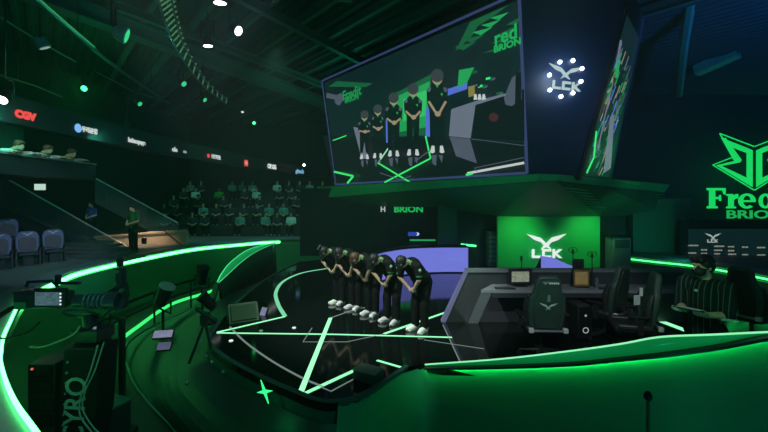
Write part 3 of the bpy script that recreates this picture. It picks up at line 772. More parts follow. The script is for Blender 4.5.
def serif_text(q):
    def pl(pts, x, y): q.prism([((px_) * k, -py_ * k) for px_, py_ in pts], fw(x, y), .06)
    # F
    pl([(0, 0), (18.5, 0), (18.5, 6.5), (17, 6.5), (15.5, 2.4), (8.2, 2.4), (8.2, 8.8), (12, 8.8), (12.8, 7), (14, 7), (14, 13), (12.8, 13), (12, 11.2), (8.2, 11.2), (8.2, 17.8), (10.6, 18.4), (10.6, 20.4), (0, 20.4), (0, 18.4), (2.4, 17.8), (2.4, 2.6), (0, 2)], 706.5, 188)
    # r
    pl([(0, 0), (6.6, 0), (6.9, 2.3), (9.5, 0), (11.6, 0), (11.6, 4.6), (9.5, 4.3), (7.2, 6), (7.2, 12.2), (9.4, 12.7), (9.4, 14.4), (0, 14.4), (0, 12.7), (2, 12.2), (2, 2), (0, 1.6)], 726, 194)
    # e : ring with a bar, open at the lower right
    n = 18
    for i in range(n):
        a0, a1 = .5 + i * 5.75 / n, .5 + (i + 1) * 5.75 / n
        r0 = lambda a: (8.6 * math.cos(a), -7.6 * math.sin(a)); r1 = lambda a: (4.2 * math.cos(a), -5.4 * math.sin(a))
        if a1 < 6.0: pl([r0(a0 - .5), r0(a1 - .5), r1(a1 - .5), r1(a0 - .5)], 746.6, 201)
    pl([(-6, -.9), (8.3, -.9), (8.3, 1.1), (-6, 1.1)], 746.6, 201)
    # d
    for i in range(24):
        a0, a1 = i * 2 * PI / 24, (i + 1) * 2 * PI / 24
        pl([(6.6 * math.cos(a0), 7.4 * math.sin(a0)), (6.6 * math.cos(a1), 7.4 * math.sin(a1)), (3 * math.cos(a1), 5.2 * math.sin(a1)), (3 * math.cos(a0), 5.2 * math.sin(a0))], 765, 201)
    pl([(0, 0), (6, 0), (6, 19), (8, 19.5), (8, 20.6), (1, 20.6), (1, 2), (-1, 1.6), (-1, 0)], 769, 188)
    pl([(0, 0), (5.4, 0), (5.4, 12.4), (7.2, 12.8), (7.2, 14.4), (-1.6, 14.4), (-1.6, 12.8), (0, 12.4), (0, 2), (-1.6, 1.6), (-1.6, 0)], 782, 194)
    pl([(0, 0), (5, 0), (5, 3.5), (0, 3.5)], 782, 187.5)
    pl([(0, -3), (5, -5), (5, 0), (8.5, 0), (8.5, 2), (5, 2), (5, 12), (8.5, 11.4), (8.5, 14), (4, 14.8), (0, 12), (0, 2), (-2, 2), (-2, 0), (0, 0)], 792, 194)
serif_text(q); q.build('name_letters', GREENGLOW, sg_, smooth=False)
q = MB(); q.text('BRION', fw(755, 214.8), 10.2 * k * 1.12, .03, .012, squeeze=1.72); q.build('team_letters', emis('brion_dim', (.01, .45, .09), 1), sg_, smooth=False)
lamp('POINT', P(745, 175, WY - 2.2), (.03, 1, .3), 60, radius=.1)

# ================================================================== PEOPLE
SKIN = mat('skin', (.58, .38, .27), .55, var=.08, scale=20)
JERSEY = mat('jersey_black', (.007, .009, .009), .75, scale=30)
TROUS = mat('trousers_black', (.006, .007, .008), .8, scale=30)
SHOE = mat('shoe_white', (.86, .86, .86), .5)
TRIM = mat('jersey_green_trim', (.03, .22, .07), .6)
HAIRK = mat('hair_black', (.010, .010, .011), .55, scale=60)
HAIRB = mat('hair_brown', (.07, .035, .02), .55, scale=60)


def rot_to(up, fwd):
    up = V(up).normalized(); x = V(fwd).cross(up).normalized(); f = up.cross(x)
    return Matrix(((x.x, f.x, up.x), (x.y, f.y, up.y), (x.z, f.z, up.z)))


def head_mesh(mb, c, up, fwd, s=1.0):
    """skull, jaw, nose, ears, brow; face looks along fwd"""
    R = rot_to(up, fwd); c = V(c); f = lambda x, y, z: c + R @ V((x, y, z)) * s
    mb.ball(f(0, -.012, .02), (.076 * s, .094 * s, .10 * s), R, 16)
    mb.ball(f(0, .022, -.05), (.060 * s, .068 * s, .072 * s), R, 14)
    mb.cap(f(0, .088, .012), f(0, .104, -.018), .010 * s, .015 * s)
    mb.ball(f(0, .072, -.092), (.028 * s, .022 * s, .02 * s), R)
    mb.ball(f(0, .084, -.052), (.027 * s, .013 * s, .012 * s), R)
    mb.cap(f(-.04, .076, .028), f(.04, .076, .028), .012 * s)
    for e in (-1, 1): mb.ball(f(e * .078, -.012, -.012), (.010 * s, .02 * s, .032 * s), R)
    return R


def eyes(parent, c, up, fwd, s=1.0, local=True):
    R = rot_to(up, fwd); q = MB()
    for e in (-1, 1):
        q.ball(V(c) + R @ V((e * .031, .079, .012)) * s, (.013 * s, .008 * s, .008 * s), R)
    q.build('eyes', mat('eye_dark', (.02, .018, .016), .2), parent, local=True)


def hair_mesh(mb, c, up, fwd, s=1.0, full=True):
    R = rot_to(up, fwd); c = V(c); f = lambda x, y, z: c + R @ V((x, y, z)) * s
    mb.ball(f(0, -.022, .042), (.089 * s, .104 * s, .092 * s), R, 16)
    mb.ball(f(0, -.058, -.01), (.078 * s, .058 * s, .07 * s), R, 14)
    for e in (-1, 1):
        mb.ball(f(e * .05, .055, .082), (.04 * s, .04 * s, .03 * s), R); mb.ball(f(e * .072, -.01, .03), (.022 * s, .05 * s, .05 * s), R)
    mb.ball(f(0, .068, .082), (.035 * s, .035 * s, .026 * s), R)


def hand(mb, wr, d, palm_n, curl=.5, s=1.0, side=1):
    """palm, four unequal fingers bent at two knuckles and a thumb from the palm's side"""
    d = V(d).normalized(); pn = V(palm_n); pn = (pn - d * pn.dot(d)).normalized(); x = d.cross(pn) * side; wr = V(wr)
    q = lambda a, b, c: wr + (d * a + x * b + pn * c) * s
    for b in (-.024, 0, .024): mb.cap(q(.01, b * .7, 0), q(.078, b, 0), .019 * s, .015 * s)
    for b, L in ((-.032, .058), (-.011, .072), (.011, .078), (.032, .070)):
        a1 = curl; a2 = curl * 2
        p0 = q(.082, b, 0); e1 = p0 + (d * math.cos(a1) + pn * math.sin(a1)) * L * .5 * s; e2 = e1 + (d * math.cos(a2) + pn * math.sin(a2)) * L * .5 * s
        mb.cap(p0, e1, .0105 * s, .0095 * s); mb.cap(e1, e2, .0095 * s, .008 * s)
    p0 = q(.025, .03, .008); e1 = q(.055, .055, .022); e2 = q(.085, .052, .035)
    mb.cap(p0, e1, .014 * s, .012 * s); mb.cap(e1, e2, .012 * s, .009 * s)


def shoe(parent, x, y, rz, mt=SHOE, sole=None):
    q = MB(); R = Matrix.Rotation(rz, 3, 'Z'); o = V((x, y, 0))
    for a, b, ra, rb in (((0, -.06, .055), (0, .10, .05), .058, .052), ((0, .08, .05), (0, .17, .04), .052, .04), ((0, -.05, .065), (0, -.02, .12), .052, .056)):
        q.cap(o + R @ V(a), o + R @ V(b), ra, rb)
    q.box(o + R @ V((0, .045, .014)), (.092, .27, .028), M=R)
    sh = fuse(q, 'shoe', [mt], parent, .009, 2)
    return sh


def bower(name, label, pos, rz, hair, bow=0.0, spread=.10, seed=0, ponytail=False, head_dy=0.0, group='players bowing in a row'):
    r = random.Random(seed); j = lambda a: r.uniform(-a, a)
    t = thing(name, label, 'person', pos, rz, group)
    hipz = .90 + j(.01); sh_y, sh_z = .24 + j(.02), 1.24 - bow; nk = V((0, sh_y + .06, sh_z + .055)); hd = V((j(.02), sh_y + .19 + head_dy, sh_z + .07 - bow * .3))
    up = V((0, .86, .10 - bow)); fw_ = V((0, .05, -1))
    b = MB()                                                     # the body: one skin
    S = [V((e * .185, sh_y, sh_z)) for e in (-1, 1)]; E = [V((e * .225, sh_y + .02 + j(.02), 1.0)) for e in (-1, 1)]; W = [V((e * .075, .20 + j(.01), .83)) for e in (-1, 1)]
    Hp = [V((e * .088, -.14, hipz)) for e in (-1, 1)]; K = [V((e * (spread), -.045, .49)) for e in (-1, 1)]; A_ = [V((e * spread, -.05, .09)) for e in (-1, 1)]
    b.cap((0, -.13, hipz), (0, -.02, 1.02), .125, .115); b.cap((0, -.02, 1.02), (0, sh_y - .08, sh_z - .02), .115, .13); b.cap(S[0] * .75 + V((0, sh_y * .25, sh_z * .25)), S[1] * .75 + V((0, sh_y * .25, sh_z * .25)), .075)
    b.cap((0, sh_y - .02, sh_z + .02), nk, .06, .055); b.cap(nk, hd, .053, .055)
    head_mesh(b, hd, up, fw_)
    for e in (0, 1):
        sg1 = -1 if e == 0 else 1
        b.cap(S[e], E[e], .053, .040); b.cap(E[e], W[e], .040, .028)
        hand(b, W[e], (-sg1 * .62, .02, -.70), (-sg1 * .3, -.9, .2), .55, 1.0, -sg1)
        b.cap(Hp[e], K[e], .085, .057); b.cap(K[e], A_[e], .056, .038); b.cap(A_[e], A_[e] + V((sg1 * .01, .12, -.04)), .036, .03)
    fuse(b, 'body', [SKIN], t, .0095, 2)
    q = MB()                                                     # jersey with short sleeves
    q.cap((0, -.12, hipz + .02), (0, -.02, 1.03), .160, .158); q.cap((0, -.02, 1.03), (0, sh_y - .07, sh_z - .02), .158, .162)
    q.cap(S[0] * .8 + V((0, sh_y * .2, sh_z * .2)), S[1] * .8 + V((0, sh_y * .2, sh_z * .2)), .088); q.cap((-.07, -.07, .98), (.07, -.07, .98), .14)
    for e in (0, 1): q.cap(S[e], S[e].lerp(E[e], .72), .077, .074)
    def pk(p):
        if p.y > sh_y + .03 and abs(p.x) < .085 and p.z > sh_z + .01: return 1
        if abs(p.x) > .215 and .16 < (sh_z - p.z) < .185: return 1
        return 0
    fuse(q, 'jersey', [JERSEY, TRIM], t, .013, 3, pk)
    q = MB(); q.cap((-.06, -.13, hipz + .01), (.06, -.13, hipz + .01), .135)
    for e in (0, 1): q.cap(Hp[e], K[e], .112, .088); q.cap(K[e], A_[e] + V((0, 0, .02)), .088, .076)
    fuse(q, 'trousers', [TROUS], t, .014, 3)
    q = MB(); hair_mesh(q, hd, up, fw_)
    if ponytail: q.cap(hd + V((0, .05, .09)), hd + V((.02, .12, .13)), .03, .035); q.cap(hd + V((.02, .12, .13)), hd + V((.02, .2, .05)), .035, .015)
    fuse(q, 'hair', [hair], t, .010, 2)
    for e in (-1, 1):
        shoe(t, e * spread, -.03, -e * .18)
    for e in (-1, 1):
        q = MB(); c = S[0 if e < 0 else 1].lerp(E[0 if e < 0 else 1], .35); q.ball(c + V((e * .066, .03, .02)), (.016, .034, .034)); q.build('sleeve_badge', mat('badge_pale', (.35, .55, .45), .6), t, local=True)
    return t


AN = math.radians(140)
row = [((413, 332.5), 'rightmost bowing player in black jersey and white shoes, nearest the camera', HAIRK, .0, .105, False),
       ((385, 324), 'bowing black-clad player second from the right of the row', HAIRK, .02, .12, False),
       ((365.5, 316.5), 'bowing black-clad player with brown hair in the middle of the row', HAIRB, .05, .10, False),
       ((349, 310), 'bowing black-clad player second from the left of the row', HAIRK, .02, .095, False),
       ((333, 305), 'leftmost bowing player in black jersey with tied hair, farthest along the row', HAIRK, .04, .09, True)]
for i, (px, lab, hr, bw, sp_, pt) in enumerate(row):
    bower('person', lab, G(*px) + V((.10, .07, 0)), AN + (i - 2) * .03, hr, bw, sp_, 11 + i, pt, .0)


def person_upper():
    pass


# the man in the pinstriped jersey behind the barrier
PIN = stripes('pinstripe', (.012, .016, .018), (.11, .17, .155), 19.0, 'X', .75, .11)
t = thing('person', 'man in a pinstriped dark jersey and black face mask holding a tablet behind the barrier', 'person', (3.71, 4.62, 0), math.radians(118))
hd = V((0, .05, 1.64)); up, fw_ = V((.05, .10, 1)), V((.42, .9, -.18))
S = [V((-.21, -.01, 1.42)), V((.21, -.01, 1.42))]; E = [V((-.235, .04, 1.13)), V((.25, .0, 1.13))]; W = [V((-.10, .25, 1.13)), V((.07, .27, 1.15))]
b = MB()
b.cap((0, 0, .95), (0, .01, 1.1), .145, .14); b.cap((0, .01, 1.1), (0, 0, 1.34), .14, .15); b.cap((-.14, -.01, 1.41), (.14, -.01, 1.41), .085)
b.cap((0, -.01, 1.42), (0, .0, 1.53), .062, .058); b.cap((0, .0, 1.53), hd, .056, .055); head_mesh(b, hd, up, fw_, 1.04)
for e in (0, 1):
    sg1 = -1 if e == 0 else 1
    b.cap(S[e], E[e], .058, .046); b.cap(E[e], W[e], .046, .031); hand(b, W[e], (-sg1 * .1, .95, .15), (-sg1 * .25, .1, 1), .45, 1.08, sg1)
    b.cap((sg1 * .095, 0, .92), (sg1 * .1, .02, .50), .095, .062); b.cap((sg1 * .1, .02, .50), (sg1 * .1, 0, .09), .062, .042); b.cap((sg1 * .1, 0, .09), (sg1 * .1, .12, .05), .04, .03)
fuse(b, 'body', [SKIN], t, .008, 2)
q = MB(); q.cap((0, .0, .86), (0, .01, 1.1), .165, .16); q.cap((0, .01, 1.1), (0, 0, 1.34), .16, .16); q.cap((-.15, -.01, 1.405), (.15, -.01, 1.405), .098)
for e in (0, 1): q.cap(S[e], S[e].lerp(E[e], .92), .083, .085)
fuse(q, 'jersey', [PIN], t, .012, 3)
for e in (0, 1):
    q = MB(); c = S[e].lerp(E[e], 1.16); d = (E[e] - S[e]).normalized()
    q.tube([c - d * .012, c + d * .012], [.089, .089], 14); q.build('sleeve_stripe', mat('stripe_pale', (.28, .42, .38), .7), t, local=True)
q = MB(); q.ball((0.02, .165, 1.37), (.02, .012, .016)); q.build('chest_badge', mat('badge_pale', (.35, .55, .45), .6), t, local=True)
q = MB(); q.cap((-.07, 0, .90), (.07, 0, .90), .15)
for e in (-1, 1): q.cap((e * .095, 0, .9), (e * .1, .02, .5), .115, .085); q.cap((e * .1, .02, .5), (e * .1, 0, .1), .085, .075)
fuse(q, 'trousers', [TROUS], t, .015, 3)
q = MB(); hair_mesh(q, hd, up, fw_, 1.05); fuse(q, 'hair', [HAIRK], t, .009, 2)
R = rot_to(up, fw_); q = MB(); q.ball(hd + R @ V((0, .054, -.05)), (.075, .074, .064), R, 14); q.cap(hd + R @ V((-.08, -.01, -.02)), hd + R @ V((-.055, .06, -.03)), .008); q.cap(hd + R @ V((.08, -.01, -.02)), hd + R @ V((.055, .06, -.03)), .008); fuse(q, 'face_mask', [mat('mask_black', (.008, .009, .009), .7)], t, .008, 1)
eyes(t, hd, up, fw_, 1.04)
for e in (-1, 1): shoe(t, e * .1, .03, -e * .2, BLACK)
tb = thing('tablet', 'slim tablet in the hands of the man in the pinstriped jersey', 'tablet', V((3.71, 4.62, 0)) + Matrix.Rotation(math.radians(118), 3, 'Z') @ V((-.02, .40, 1.20)), math.radians(118))
q = MB(); q.box((0, 0, 0), (.25, .17, .012), M=Matrix.Rotation(.12, 3, 'X')); q.build('case', BLACK, tb, local=True, bevel=.003)
q = MB(); q.box((0, -.001, .0065), (.225, .15, .003), M=Matrix.Rotation(.12, 3, 'X')); q.build('screen', emis('tablet_glow', (.05, .09, .08), 1), tb, local=True)
lamp('SPOT', (.6, 2.4, 3.8), (.3, 1, .45), 150, (3.6, 4.6, 1.5), 26)  # added spot brightening the masked man's face

# ------------------------------------------------------------------ seated spectators, one model then copies
def spectator(label, shirt, hairm, grp):
    t = thing('person', label, 'person', (0, 0, 0), 0, grp); b = MB(); hd = V((0, .03, 1.18))
    b.cap((0, -.02, .50), (0, 0, .82), .14, .14); b.cap((-.13, 0, .92), (.13, 0, .92), .075); b.cap((0, 0, .95), hd, .055, .06); head_mesh(b, hd, (0, 0, 1), (0, 1, -.1))
    for e in (-1, 1):
        b.cap((e * .19, 0, .92), (e * .23, .05, .66), .05, .042); b.cap((e * .23, .05, .66), (e * .06, .30, .60), .042, .035)
        hand(b, (e * .06, .30, .60), (-e * .4, .8, -.1), (0, 0, -1), .4, 1.1, e)
        b.cap((e * .09, 0, .50), (e * .12, .42, .50), .085, .065); b.cap((e * .12, .42, .50), (e * .12, .42, .08), .06, .045); b.cap((e * .12, .42, .07), (e * .12, .55, .05), .045, .035)
    fuse(b, 'body', [SKIN], t, .02, 2)
    q = MB(); q.cap((0, -.02, .50), (0, 0, .82), .165, .165); q.cap((-.14, 0, .91), (.14, 0, .91), .092)
    for e in (-1, 1): q.cap((e * .19, 0, .92), (e * .225, .04, .70), .075, .07)
    fuse(q, 'shirt', [shirt], t, .024, 2)
    q = MB(); q.cap((-.05, 0, .50), (.05, 0, .50), .14)
    for e in (-1, 1): q.cap((e * .09, 0, .50), (e * .12, .42, .50), .105, .085); q.cap((e * .12, .42, .5), (e * .12, .42, .10), .08, .06)
    fuse(q, 'trousers', [TROUS], t, .024, 2)
    q = MB(); hair_mesh(q, hd, (0, 0, 1), (0, 1, -.1)); fuse(q, 'hair', [hairm], t, .02, 2)
    return t


GRP = 'spectators seated in the dark stand'
SP = 'spectator seated in the dark stand beyond the ring wall'
shd = mat('shirt_dark', (.03, .045, .05), .8); shp = mat('shirt_pale', (.55, .75, .70), .8); sht = mat('shirt_teal', (.10, .32, .28), .8); shg = mat('shirt_green', (.04, .65, .16), .8)
protos = [spectator(SP + ', in dark clothes', shd, HAIRK, GRP), spectator(SP + ', in a pale shirt', shp, HAIRK, GRP), spectator(SP + ', in a dull teal shirt', sht, HAIRB, GRP)]
STAND = mat('stand_carpet', (.02, .026, .028), .8)
rows_ = []
for k in range(5):
    Yk = 21.3 + k * 1.15; zt = .49 + .48 * k
    q = MB(); q.box((-7.6, Yk + .35, zt / 2), (11.4, 1.15, zt + .02)); struct(q.build('stand_step', STAND, smooth=False))
    q = MB(); q.box((-7.6, Yk + .62, zt + .24), (11.2, .45, .44)); b_ = q.build('bench', mat('bench_dark', (.02, .03, .032), .7), smooth=False)
    tag(b_, ['front bench of the dark tiered stand', 'second bench up in the dark tiered stand', 'middle bench of the dark tiered stand', 'fourth bench up in the dark tiered stand', 'top bench of the dark tiered stand'][k], 'bench')
    rows_.append((Yk + .55, zt))
rr = random.Random(12); used = [0, 0, 0]
for k, (Y, z) in enumerate(rows_):
    x = -12.9 + rr.random() * .4
    while x < -2.4:
        if rr.random() < .62 and not (k == 3 and abs(x + 10.2) < .8):
            kd = rr.choices([0, 1, 2], [.6, .17, .23])[0]
            o = protos[kd] if not used[kd] else copy_tree(protos[kd]); used[kd] = 1
            o.location = (x, Y, z - .02); o.rotation_euler = (0, 0, PI + rr.uniform(-.25, .45) + .25)
        x += rr.uniform(.62, .85)
o = spectator('spectator in a bright green shirt with folded arms high in the dark stand', shg, HAIRK, None)
o.location = (P(219, 0, rows_[3][0]).x, rows_[3][0], rows_[3][1] - .02); o.rotation_euler = (0, 0, PI + .3)
lamp('SPOT', (-7.5, 18.5, 7.8), (.1, 1, .3), 160, (o.location.x, 25.3, 2.9), 6)

# ================================================================== PLAYER DESK
DG = mat('desk_grey', (.13, .15, .17), .4, var=.08); DP = mat('desk_pale', (.46, .49, .53), .4, var=.08)
dY = 7.87
t = thing('player_desk', 'long grey player desk with a slanted end and a raised back shield', 'desk', (3.4, 7.6, 0))
fl = V((G(443, 322).x, dY, 0)); ftp = V((P(468, 271, dY).x, dY, 1.0)); rx = 5.9
q = MB(); q.slab([fl, ftp, V((rx, dY, 1.0)), V((rx, dY, 0))], (0, .12, 0)); q.build('back_shield', mat('shield_dark', (.035, .04, .045), .35), t, smooth=False)
q = MB(); q.slab([fl + V((-.03, -.02, 0)), ftp + V((-.03, -.02, .03)), ftp + V((.02, -.02, .03)), fl + V((.05, -.02, 0))], (0, .16, 0)); q.build('end_edge', emis('edge_lavender_light', (.14, .15, .28), .7), t, smooth=False)  # lavender light falling on the edge is painted as emission
q = MB(); q.slab([ftp + V((-.03, -.03, .03)), V((rx, dY - .03, 1.03)), V((rx, dY + .2, 1.03)), ftp + V((-.03, .2, .03))], (0, 0, -.05)); q.build('shield_cap', DG, t, smooth=False)
i0, i1 = V((G(467, 322).x, dY - .02, 0)), P(481, 290, 7.35)
tz = i1.z
q = MB(); q.slab([i1, V((rx, 7.30, tz)), V((rx, dY - .01, tz)), V((P(492, 0, dY).x, dY - .01, tz))], (0, 0, -.05)); q.build('table_top', mat('table_grey', (.20, .22, .25), .4, var=.08), t, smooth=False)
q = MB(); q.slab([V((i0.x, 7.78, 0)), V((i1.x, 7.36, tz - .05)), V((i1.x + .20, 7.36, tz - .05)), V((i0.x + .20, 7.78, 0))], (.03, .06, 0)); q.build('end_leg', DP, t, smooth=False)
q = MB(); q.slab([V((i1.x + .2, 7.30, tz - .05)), V((rx, 7.30, tz - .05)), V((rx, 7.30, tz - .13)), V((i1.x + .2, 7.30, tz - .13))], (0, .04, 0)); q.build('front_rail', mat('shield_dark', (.035, .04, .045), .35), t, smooth=False)


def monitor(label, c, w_, h_, rz, body, lit, grp=None):
    t = thing('monitor', label, 'monitor', (c[0], c[1], tz), rz); z0 = c[2] - tz
    q = MB(); q.box((0, 0, z0), (w_, .035, h_)); q.box((0, .03, z0), (w_ * .6, .05, h_ * .6)); q.build('housing', BLACK, t, local=True, bevel=.006)
    q = MB(); q.box((0, -.019, z0), (w_ * .92, .004, h_ * .86)); q.build('bezel', body, t, local=True)
    q = MB(); r = random.Random(5); q.box((0, -.022, z0), (w_ * .74, .004, h_ * .66)); q.build('screen', lit, t, local=True)
    q = MB(); q.box((0, .03, (z0 - h_ * .5) / 2 + .03), (.05, .03, z0 - h_ * .2)); q.build('stem', METAL, t, local=True, bevel=.004)
    q = MB(); q.box((0, .0, .01), (.24, .18, .02)); q.build('foot', METAL, t, local=True, bevel=.005)
    return t


def game_screen():
    m_ = emis('game_screen', (.22, .25, .18), .9, .8, 30); return m_


monitor('monitor with a lit game picture on the desk left of the gaming chair', P(520, 276.5, 7.68), .46, .30, .05, BLACK, game_screen())
monitor('small monitor with an amber lit picture on the desk right of the gaming chair', P(581, 278, 7.6), .31, .36, -.1, mat('amber_bezel', (.16, .11, .035), .5), emis('amber_screen', (.13, .10, .035), .9, .5, 20))
monitor('dark monitor seen from behind on the far side of the desk near the emblem', P(578.5, 263.5, 7.72), .20, .17, PI, BLACK, emis('off_screen', (.01, .015, .015), 1))
# desk microphones, keyboards, bottle
for x, y, h_, lab in [(520, 257, .42, 'black desk microphone on a stem left of the emblem letters'), (571, 250, .50, 'tall desk microphone with a round shield right of the emblem'), (590, 254, .46, 'boom microphone on the desk in front of the right edge of the backdrop')]:
    b = P(x, 0, 7.8); t = thing('microphone', lab, 'microphone', (b.x, 7.72, tz)); zt = P(0, y, 7.72).z - tz
    q = MB(); q.lathe([(.06, 0), (.06, .015), (.012, .02), (.008, zt - .05)], n=12); q.build('stand', METAL, t, local=True)
    q = MB(); q.cap((0, 0, zt - .06), (0, 0, zt), .022); q.build('capsule', BLACK, t, local=True)
    if '571' in str(x) or x > 580: q = MB(); q.tube([(.09 * math.cos(a * PI / 6), 0, zt + .0 + .05 * math.sin(a * PI / 6)) for a in range(12)], .006, 6, True); q.build('pop_shield', METAL, t, local=True)
for x, lab in [(505, 'black keyboard on the desk below the lit game monitor'), (609, 'black keyboard on the desk near the dark chairs')]:
    q = MB(); c = P(x, 0, 7.45); q.box((c.x, 7.45, tz + .012), (.36, .13, .022)); k_ = q.build('keyboard', BLACK, bevel=.004); tag(k_, lab, 'keyboard')
    q = MB()
    q.box((c.x, 7.45, tz + .026), (.33, .10, .008)); q.build('keys', mat('keys', (.05, .055, .06), .4), k_)
q = MB(); c = P(534, 0, 7.5); q.ball((c.x, 7.42, tz + .02), (.035, .055, .02)); tag(q.build('computer_mouse', mat('mouse_pale', (.4, .42, .44), .4)), 'pale computer mouse on the desk beside the gaming chair', 'mouse')
# paper / cups
q = MB(); q.lathe([(.03, 0), (.034, .16), (.012, .19), (.014, .22)], Matrix.Translation((P(597, 0, 7.5).x, 7.5, tz)), 12); tag(q.build('water_bottle', mat('bottle_clear', (.25, .3, .32), .15, trans=.6)), 'water bottle standing on the desk right of the amber monitor', 'bottle')


def pc_tower(x, Y, lab):
    t = thing('computer_tower', lab, 'computer', (x, Y, 0), .0)
    q = MB(); q.box((0, 0, .30), (.24, .48, .56)); q.build('case', BLACK, t, local=True, bevel=.012)
    q = MB(); q.box((0, -.245, .30), (.21, .012, .52)); q.build('front_panel', BLACKGLOSS, t, local=True)
    for z, r in ((.17, .045), (.42, .012)):
        q = MB(); q.tube([(r * math.cos(a * PI / 8), -.256, z + r * math.sin(a * PI / 8)) for a in range(16)], .008, 6, True); q.build('light_ring', emis('fan_ring', (.35, .45, .42), .8), t, local=True)
    for s in (-1, 1):
        for e in (-1, 1): q = MB(); q.lathe([(.02, 0), (.025, .022)], Matrix.Translation((s * .09, e * .18, 0)), 10); q.build('foot', RUBBER, t, local=True)


pc_tower(P(578.5, 0, 7.1).x, 7.1, 'black computer tower with pale light rings right of the gaming chair')
pc_tower(P(617, 0, 7.3).x, 7.3, 'black computer tower under the desk beside the dark chairs')

CHB = mat('chair_green_black', (.022, .05, .038), .55)
CHS = mat('chair_shell', (.012, .015, .015), .5)


def gaming_chair(label, pos, rz, grp=None, logos=True):
    t = thing('gaming_chair', label, 'chair', pos, rz, grp); B = lambda q, n, mt, par=t, **k: q.build(n, mt, par, local=True, **k)
    tilt = frame((0, -.22, .46), (1, 0, 0), (0, -.16, 1))       # plane of the back
    pts = [(-.20, 0), (-.255, .10), (-.275, .34), (-.26, .52), (-.215, .58), (-.19, .66), (-.175, .78), (-.13, .84), (.13, .84), (.175, .78), (.19, .66), (.215, .58), (.26, .52), (.275, .34), (.255, .10), (.20, 0)]
    q = MB(); q.prism(pts, tilt, -.09); B(q, 'backrest', CHB, bevel=.025)
    q = MB(); q.prism([(x * .72, y * .88 + .05) for x, y in pts], tilt @ Matrix.Translation((0, 0, .0)), .025); B(q, 'back_cover', CHS if not logos else CHB, bevel=.01)
    for s in (-1, 1):
        q = MB(); q.tube([tilt @ V((s * .235, .06, -.09)), tilt @ V((s * .262, .34, -.13)), tilt @ V((s * .24, .52, -.11))], [.04, .055, .035], 10); B(q, 'side_bolster', CHS)
    q = MB(); q.box((0, .03, .45), (.52, .54, .10)); B(q, 'seat', CHS, bevel=.035)
    for s in (-1, 1):
        q = MB(); q.box((s * .24, .03, .49), (.09, .48, .09)); B(q, 'seat_bolster', CHS, bevel=.03)
        q = MB(); q.box((s * .33, -.02, .54), (.03, .07, .24)); q.box((s * .30, -.02, .42), (.12, .07, .03)); B(q, 'armrest_post', METAL)
        q = MB(); q.box((s * .33, .0, .675), (.09, .27, .03)); B(q, 'armrest', RUBBER, bevel=.012)
        q = MB(); q.box((s * .245, -.30, .50), (.07, .07, .07)); B(q, 'hinge_cover', mat('hinge_grey', (.45, .47, .48), .4), bevel=.01)
    q = MB(); q.tube([(-.22, -.30, .49), (.22, -.30, .49)], .022, 8); B(q, 'hinge_bar', GREYMETAL)
    q = MB(); q.cyl((0, 0, .10), (0, 0, .40), .03); q.box((0, .02, .39), (.26, .3, .04)); B(q, 'gas_column', METAL)
    for a in range(5):
        an = a * 2 * PI / 5 + .3; d = V((math.cos(an), math.sin(an), 0)); q = MB()
        q.tube([d * .03 + V((0, 0, .115)), d * .32 + V((0, 0, .075))], [.03, .018], 8); l_ = B(q, 'leg', METAL)
        q = MB(); c = d * .32 + V((0, 0, .031)); n = V((-d.y, d.x, 0)); q.cyl(c - n * .022, c + n * .022, .031, n=12); B(q, 'wheel', RUBBER, l_)
    if logos:
        Mb = frame(tilt @ V((0, .40, .027)), (-1, 0, 0), tilt.to_3x3() @ V((0, 1, 0)))
        Mb = tilt @ Matrix.Translation((0, .40, .026))
        q = MB(); bird(q, Mb, .125, .004); B(q, 'bird_emblem', mat('logo_mint', (.42, .62, .52), .6), smooth=False)
        q = MB()
        for j, (y, w_) in enumerate(((.565, .03), (.545, .045), (.525, .03), (.505, .05), (.485, .04))): q.box(tilt @ V((0, y, .028)), (w_, .004, .012))
        B(q, 'small_mark', mat('logo_dim', (.18, .3, .25), .6), smooth=False)
        q = MB(); bird(q, tilt @ Matrix.Translation((-.06, .755, .028)), .04, .004)
        for j in range(5): q.box(tilt @ V((.0 + j * .03, .755, .03)), (.02, .004, .026))
        B(q, 'head_mark', mat('logo_white', (.6, .68, .65), .6), smooth=False)
    return t


gaming_chair('gaming chair with a pale bird emblem on its back, turned to the player desk', (P(547, 0, 5.9).x, 6.12, 0), -.05)
gaming_chair('dark gaming chair turned sideways beside the man in the pinstriped jersey', (P(633, 0, 6.2).x, 6.2, 0), 1.25, logos=False)
gaming_chair('dark gaming chair between the emblem chair and the sideways chair', (P(603, 0, 7.0).x, 6.95, 0), .6, logos=False)
gaming_chair('dark gaming chair behind the back of the man in the pinstriped jersey', (P(757, 0, 6.6).x, 6.7, 0), -1.2, logos=False)
# headset and jacket on the sideways chair, small pale tags
q = MB(); c = P(637, 300, 5.85); q.box(c, (.10, .02, .14), rz=.3); q.box(c + V((.06, 0, .12)), (.04, .02, .12)); tag(q.build('name_card', mat('card_pale', (.45, .5, .5), .6)), 'pale card hanging on the sideways dark chair', 'card')
# microphone stand in the foreground
t = thing('microphone_stand', 'slim black microphone stand rising before the green front wall', 'stand', (P(648, 0, 2.3).x, 2.3, -1.2))
zt = P(0, 391, 2.3).z + 1.2
q = MB(); q.cyl((0, 0, .03), (0, 0, zt - .05), .009, n=8); q.build('pole', BLACK, t, local=True)
q = MB(); q.lathe([(.14, 0), (.14, .02), (.02, .035)], n=20); q.build('base', METAL, t, local=True)
q = MB(); q.ball((0, 0, zt - .03), (.022, .022, .03)); q.build('capsule', RUBBER, t, local=True)

